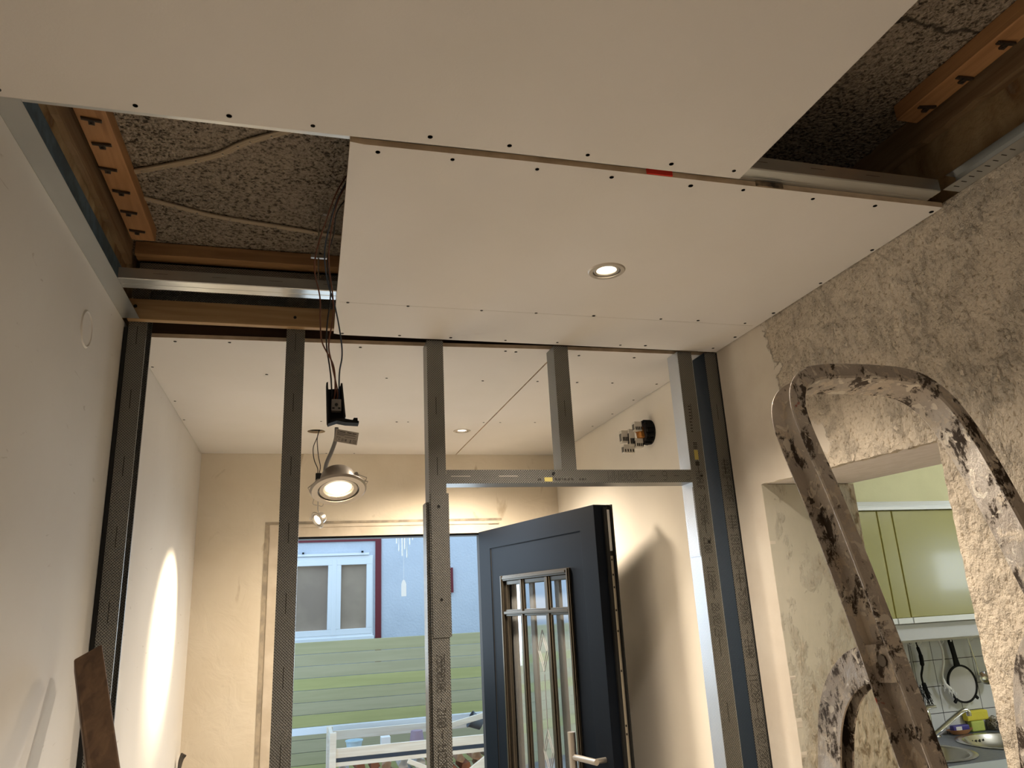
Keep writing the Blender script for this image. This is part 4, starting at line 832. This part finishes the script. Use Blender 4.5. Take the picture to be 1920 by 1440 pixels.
for lab, (cx, cy2, R2), dp in (('round stainless sink bowl in front of the tap', S1, 0.14), ('round stainless drainer bowl right of the tap', S2, 0.05)):
    t = thing('sink_bowl', lab, 'sink', (cx, cy2, 0.90), 'round sink bowls'); mm = Matrix.Translation((cx, cy2, 0.9))
    MB().lathe([(R2, 0.0005), (R2+0.004, 0.003), (R2-0.012, 0.006), (R2-0.028, 0.003), (R2-0.035, -0.006), (R2-0.05, -dp+0.02), (R2-0.075, -dp), (0.03, -dp-0.004), (0.0001, -dp-0.004)], mm, 56).build('bowl', INOX, t, smooth=True)
    bw_ = t.children[0] if t.children else t
    s = MB()
    for k2 in range(4): s.box((cx-0.045+0.022*k2, cy2+R2-0.0485, 0.862), (cx-0.038+0.022*k2, cy2+R2-0.046, 0.885)) if R2 > 0.2 else s.tube([(cx, cy2, 0.9-dp-0.003), (cx, cy2, 0.9-dp)], 0.028, 16)
    s.build('overflow_slot' if R2 > 0.2 else 'drain', HOLE if R2 > 0.2 else NICKEL, bw_)
T0 = len(bpy.data.objects)
tp = thing('kitchen_tap', 'chrome single-lever tap with a slanting spout over the sinks', 'tap', (2.80, 3.20, 0.90)); CHROME = mat('chrome', (0.72, 0.73, 0.75), 0.08, 1.0)
MB().lathe([(0.0001, 0.135), (0.020, 0.135), (0.024, 0.12), (0.023, 0.08), (0.024, 0.03), (0.027, 0.0)], Matrix.Translation((2.80, 3.20, 0.90)), 28).build('body', CHROME, tp, smooth=True)
MB().tube([(2.80, 3.20, 1.03), (2.81, 3.19, 1.048), (2.845, 3.17, 1.052)], [0.018, 0.012, 0.006], 12).build('lever', CHROME, tp, smooth=True)
MB().tube(smoothpath([(2.815, 3.185, 0.925), (2.87, 3.165, 0.965), (2.92, 3.145, 1.002), (2.95, 3.13, 1.024), (2.97, 3.125, 1.030), (2.980, 3.12, 1.022), (2.981, 3.12, 1.004)], 6), 0.011, 14).build('spout', CHROME, tp, smooth=True)
tp.location.x += 0.15; tp.location.y += 0.07
# things by the sink
dh = thing('soap_dish', 'shallow terracotta dish by the tiles behind the sink', 'dish', (3.16, 3.30, 0.90))
MB().lathe([(0.0001, 0.004), (0.04, 0.004), (0.072, 0.022), (0.078, 0.022), (0.045, 0.0), (0.0001, 0.0)], Matrix.Translation((3.185, 3.322, 0.902)) @ Matrix.Diagonal((1, 0.42, 1, 1)), 32).build('bowl', mat('terracotta', (0.42, 0.20, 0.09), 0.6), dh, smooth=True)
so = thing('soap_box', 'violet and white soap pack lying in the terracotta dish', 'soap pack', (3.16, 3.28, 0.91))
MB().box((3.135, 3.306, 0.916), (3.235, 3.334, 0.944)).build('pack', mat('violet_pack', (0.06, 0.05, 0.28), 0.4), so, bevel=0.006)
MB().box((3.150, 3.3050, 0.918), (3.185, 3.3062, 0.938)).build('white_print', WHITEPL, so)
sg = thing('sponge', 'yellow and green sponge standing behind the soap pack', 'sponge', (3.25, 3.33, 0.90))
MB().box((3.250, 3.325, 0.952), (3.385, 3.358, 0.998)).build('yellow_layer', mat('yellow_foam', (0.75, 0.66, 0.08), 0.9, bump=0.6, bscale=150), sg, bevel=0.006)
MB().box((3.268, 3.325, 0.902), (3.35, 3.354, 0.951)).build('green_layer', mat('lime_foam', (0.50, 0.58, 0.14), 0.9, bump=0.6, bscale=150), sg, bevel=0.006)
wl = thing('steel_wool', 'grey steel wool scourer ball beside the sponge', 'scourer', (3.31, 3.26, 0.93)); rw = random.Random(8); b = MB()
for i in range(26):
    P_ = []
    for j in range(9):
        v = Vector((rw.uniform(-1, 1), rw.uniform(-1, 1), rw.uniform(-1, 1))).normalized()*0.033; P_.append(v + Vector((3.400, 3.318, 0.934)))
    b.tube(smoothpath(P_, 3), 0.0012, 4)
b.build('coil', NICKEL, wl)
MB().lathe([(0.0001, 0.022), (0.015, 0.02), (0.022, 0.0), (0.015, -0.02), (0.0001, -0.022)], Matrix.Translation((3.400, 3.318, 0.934)), 16).build('core', mat('dark_core', (0.08, 0.075, 0.07), 0.6), wl, smooth=True)
br = thing('scrub_brush', 'brown wooden scrub brush lying right of the steel wool', 'brush', (3.41, 3.3, 0.90))
MB().box((3.44, 3.28, 0.925), (3.56, 3.35, 0.945)).build('block', W_X, br, bevel=0.006); MB().box((3.445, 3.285, 0.902), (3.555, 3.345, 0.925)).build('bristles', mat('tan_bristles', (0.18, 0.13, 0.08), 0.9, bump=1, bscale=200), br)
pc = thing('sink_plug', 'small chrome plug with black chain beside the tap', 'plug', (2.98, 3.27, 0.9))
MB().lathe([(0.0001, 0.010), (0.02, 0.008), (0.026, 0.0)], Matrix.Translation((3.045, 3.335, 0.901)), 24).build('disc', CHROME, pc, smooth=True)
MB().tube(smoothpath([(3.02, 3.335, 0.907), (3.0, 3.34, 0.930), (2.99, 3.33, 0.935), (2.985, 3.325, 0.907), (3.00, 3.32, 0.905), (3.02, 3.33, 0.915)], 6), 0.004, 8).build('chain', BLACK, pc, smooth=True)
# hanging utensils
YU = 3.335
def utensil(name, label, pts, r, m2, extra=None):
    t = thing(name, label, 'utensil', pts[0]); MB().tube(smoothpath(pts, 6), r, 10).build('handle', m2, t, smooth=True); return t
def hook(t, x):
    MB().tube(smoothpath([(x, 3.315, 1.350), (x, 3.300, 1.342), (x, 3.315, 1.330), (x, 3.33, 1.335)], 4), 0.0015, 6).build('hook', WHITEPL, t)
t = utensil('dish_brush', 'black dish brush hanging by its handle left of the white brush', [(3.036, YU, 1.345), (3.042, YU, 1.31), (3.049, YU, 1.277), (3.047, YU, 1.226), (3.030, YU, 1.183), (3.030, YU, 1.145)], [0.004]*5 + [0.008]*7 + [0.0105]*6 + [0.0055]*6 + [0.005]*7, BLACK); hook(t, 3.036)
def bristle(t, cx, cz, m2, n_, tilt, L=0.03, sp=0.012):
    b = MB(); q = random.Random(n_)
    for i in range(n_):
        a_ = Vector((cx + (i % 5 - 2)*0.008 + tilt*(i//5)*0.008, YU + q.uniform(-.01, .01), cz - (i//5)*sp)); d2 = Vector((q.uniform(-.5, .5) - 0.35, -0.5, -0.8)).normalized()
        b.tube([a_, a_ + d2*L], 0.0013, 4)
    return b.build('bristles', m2, t)
MB().box((3.033, YU-0.008, 1.075), (3.053, YU+0.006, 1.150), 0, Matrix.Translation((3.042, YU, 1.10)) @ Matrix.Rotation(-0.22, 4, 'Y') @ Matrix.Translation((-3.042, -YU, -1.10))).build('head', BLACK, t, bevel=0.004); bristle(t, 3.026, 1.14, BLACK, 44, 0.35, 0.034, 0.010)
t = utensil('dish_brush', 'white dish brush hanging between the black brush and the sieve', [(3.180, YU, 1.352), (3.193, YU, 1.30), (3.186, YU, 1.24), (3.165, YU, 1.19), (3.162, YU, 1.16)], 0.0055, WHITEPL); hook(t, 3.180)
MB().tube(smoothpath([(3.162, YU, 1.16), (3.168, YU-0.004, 1.135), (3.190, YU-0.008, 1.112)], 5), 0.008, 10).build('head', WHITEPL, t, smooth=True); bristle(t, 3.158, 1.140, WHITEPL, 30, 1.4, 0.028, 0.009); t.location.y -= 0.022; t.location.x -= 0.025
t = utensil('black_scrubber', 'dark brush head just showing at the ladder edge', [(2.985, YU, 1.335), (2.985, YU, 1.24), (2.982, YU, 1.15)], 0.005, GCABLE); bristle(t, 2.985, 1.135, BLACK, 26, 0.2); hook(t, 2.985)
sv = thing('splatter_sieve', 'round sieve with black rim and handle hanging on the tiles', 'sieve', (3.24, YU, 1.35)); cx, cz, R3 = 3.268, 1.128, 0.088
MB().lathe([(R3-0.005, -0.004), (R3+0.004, -0.004), (R3+0.004, 0.004), (R3-0.005, 0.004)], Matrix.Translation((cx, YU-0.004, cz)) @ Matrix.Rotation(math.radians(90), 4, 'X'), 56, closed=True).build('rim', BLACK, sv, smooth=True)
m = m_base('fine_grey_mesh', 0.5); mx = m.node_tree; p = mx.nodes['Principled BSDF']; p.inputs['Base Color'].default_value = (0.72, 0.70, 0.68, 1); p.inputs['Alpha'].default_value = 0.75
MB().lathe([(0.0001, -0.014), (0.04, -0.010), (R3-0.003, 0.0)], Matrix.Translation((cx, YU-0.004, cz)) @ Matrix.Rotation(math.radians(-90), 4, 'X'), 56).build('mesh', m, sv, smooth=True)
b = MB().prism([(3.232, 1.335), (3.238, 1.352), (3.254, 1.352), (3.260, 1.335), (3.268, 1.255), (3.276, 1.216), (3.240, 1.213), (3.243, 1.255)], YU-0.010, YU+0.001, XZ); hh_ = b.build('handle', BLACK, sv, bevel=0.003)
MB().lathe([(0.0001, 0), (0.0055, 0)], Matrix.Translation((3.246, YU-0.0105, 1.338)) @ Matrix.Rotation(math.radians(90), 4, 'X'), 16).build('hang_hole', WHITEPL, hh_)
for sx, a2 in ((-1, 0.9), (1, 0.75)):
    px_, pz_ = cx + sx*R3*math.cos(a2), cz - R3*math.sin(a2); d2 = Vector((sx*0.7, 0, -0.7)).normalized()
    bar('rest_lug', (px_, YU-0.004, pz_), (px_+d2.x*0.022, YU-0.004, pz_+d2.z*0.022), 0.010, 0.014, BLACK, sv)
t.location.y -= 0.0
t = utensil('ladle', 'shiny steel ladle hanging right of the sieve by the jamb', [(3.365, YU, 1.345), (3.372, YU, 1.29), (3.385, YU, 1.22), (3.385, YU, 1.16)], 0.0042, CHROME); hook(t, 3.365)
MB().lathe([(0.0001, -0.026), (0.018, -0.022), (0.032, -0.008), (0.036, 0.004), (0.034, 0.004), (0.016, -0.018), (0.0001, -0.022)], Matrix.Translation((3.415, YU-0.018, 1.145)) @ Matrix.Rotation(math.radians(60), 4, 'X') @ Matrix.Rotation(math.radians(-25), 4, 'Y'), 28).build('bowl', CHROME, t, smooth=True)

# ------------------------------------------------------------------ stepladder in the foreground
m = m_base('plaster_splashed_aluminium', 0.5, 0.0); g = G(m)
na = g.noise(24, 9, g.map((1, 1, 0.6)), 0.2, 0.74); nb2 = g.noise(26, 9, g.map((1, 1, 0.8), (5, 3, 1)), 0.5, 0.75); nc = g.noise(6, 4, g.map((1, 1, 1), (9, 2, 7)), 0.5)
c = g.ramp(g.noise(14, 5), [(0.3, (0.45, 0.39, 0.33)), (0.7, (0.66, 0.60, 0.53))])
c = g.mix(g.ramp(nb2, [(0.53, 0.0), (0.565, 0.85)]), c, (0.72, 0.63, 0.51))
c = g.mix(g.ramp(na, [(0.52, 0.0), (0.56, 1.0)]), c, (0.075, 0.055, 0.040))
c = g.mix(g.ramp(g.noise(48, 6, g.map((1, 1, 1), (1, 8, 2)), 0.8), [(0.60, 0.0), (0.63, 1.0)]), c, (0.82, 0.76, 0.66))
c = g.mix(g.ramp(g.noise(17, 3, g.map((1, 1, 1), (3, 3, 3))), [(0.745, 0.0), (0.76, 1.0)]), c, (0.42, 0.06, 0.03))
g.l(c, g.p.inputs['Base Color'])
r = g.ramp(na, [(0.45, 0.33), (0.6, 0.75)]); g.l(r, g.p.inputs['Roughness']); g.l(g.ramp(nc, [(0.42, 0.8), (0.54, 0.0)]), g.p.inputs['Metallic'])
g.bump(g.m('ADD', na, g.m('MULTIPLY', nb2, 0.6)), 0.7, 0.006); LAD = m
TL = 0.25
def lp(x, z): return (x, 1.0 + TL*(z-2.0), z)
ld = thing('stepladder', 'paint-splashed aluminium stepladder with a bent hoop top', 'ladder', (0.9, 0.9, 0))
path = [lp(0.770, 0.0), lp(0.766, 0.9), lp(0.760, 1.391), lp(0.757, 1.573), lp(0.750, 1.729), lp(0.741, 1.82), lp(0.738, 1.866), lp(0.741, 1.893), lp(0.750, 1.914), lp(0.767, 1.930), lp(0.790, 1.939), lp(0.83, 1.943), lp(0.90, 1.944), lp(0.955, 1.941), lp(0.985, 1.932), lp(1.008, 1.913), lp(1.024, 1.885), lp(1.036, 1.845), lp(1.044, 1.80), lp(1.056, 1.68), lp(1.068, 1.50), lp(1.085, 1.2), lp(1.14, 0.0)]
sec = [(0.0, -0.029), (0.003, -0.026), (0.003, 0.026), (0.0, 0.029), (-0.022, 0.029), (-0.024, 0.027), (-0.024, 0.0255), (-0.003, 0.0245), (-0.003, -0.0245), (-0.024, -0.0255), (-0.024, -0.027), (-0.022, -0.029)]
Bv = Vector((0, 1, -TL)).normalized()
pp = smoothpath(path, 5)
MB().sweep(pp, [(-a_, b_) for a_, b_ in sec], -Bv).build('hoop_rail', LAD, ld, smooth=True)
def rear(x, z0=1.525, q=1.0):
    y0 = 1.0+TL*(z0-2)+0.005
    pts = [(x, y0-0.02, z0-0.0), (x, y0+0.045*q, z0-0.008), (x, y0+0.092*q, z0-0.036), (x, y0+0.124*q, z0-0.080), (x, y0+0.143*q, z0-0.14), (x, y0+0.160*q, z0-0.22), (x, y0+0.190*q, z0-0.36), (x, y0+0.25, z0-0.72), (x, y0+0.33, z0-1.08), (x, y0+0.42, 0.02)]
    sc2 = [(-0.020, -0.011), (0.020, -0.011), (0.022, 0), (0.020, 0.011), (-0.020, 0.011)]
    sc2 = [(0.024, -0.012), (0.024, 0.012), (-0.024, 0.012), (-0.024, 0.009), (0.020, 0.009), (0.020, -0.009), (-0.024, -0.009), (-0.024, -0.012)]
    return MB().sweep(smoothpath(pts, 7), sc2, (1, 0, 0)).build('rear_leg', LAD, ld, smooth=True)
rear(0.757); rear(1.088, 1.545, 0.66)
bp = Vector(lp(0.7545, 1.527)); MB().tube([bp + Vector((-0.012, -0.0, 0)), bp + Vector((0.003, 0.0, 0))], 0.008, 8).build('pivot_bolt', mat('bolt_steel', (0.12, 0.10, 0.08), 0.4, 0.6), ld)
for z in (1.12, 0.84, 0.56, 0.28):
    p = lp(0, z); MB().box((0.768, p[1]-0.02, z-0.012), (1.09 + (1.12-z)*0.03, p[1]+0.06, z+0.012)).build('tread', LAD, ld, bevel=0.003)
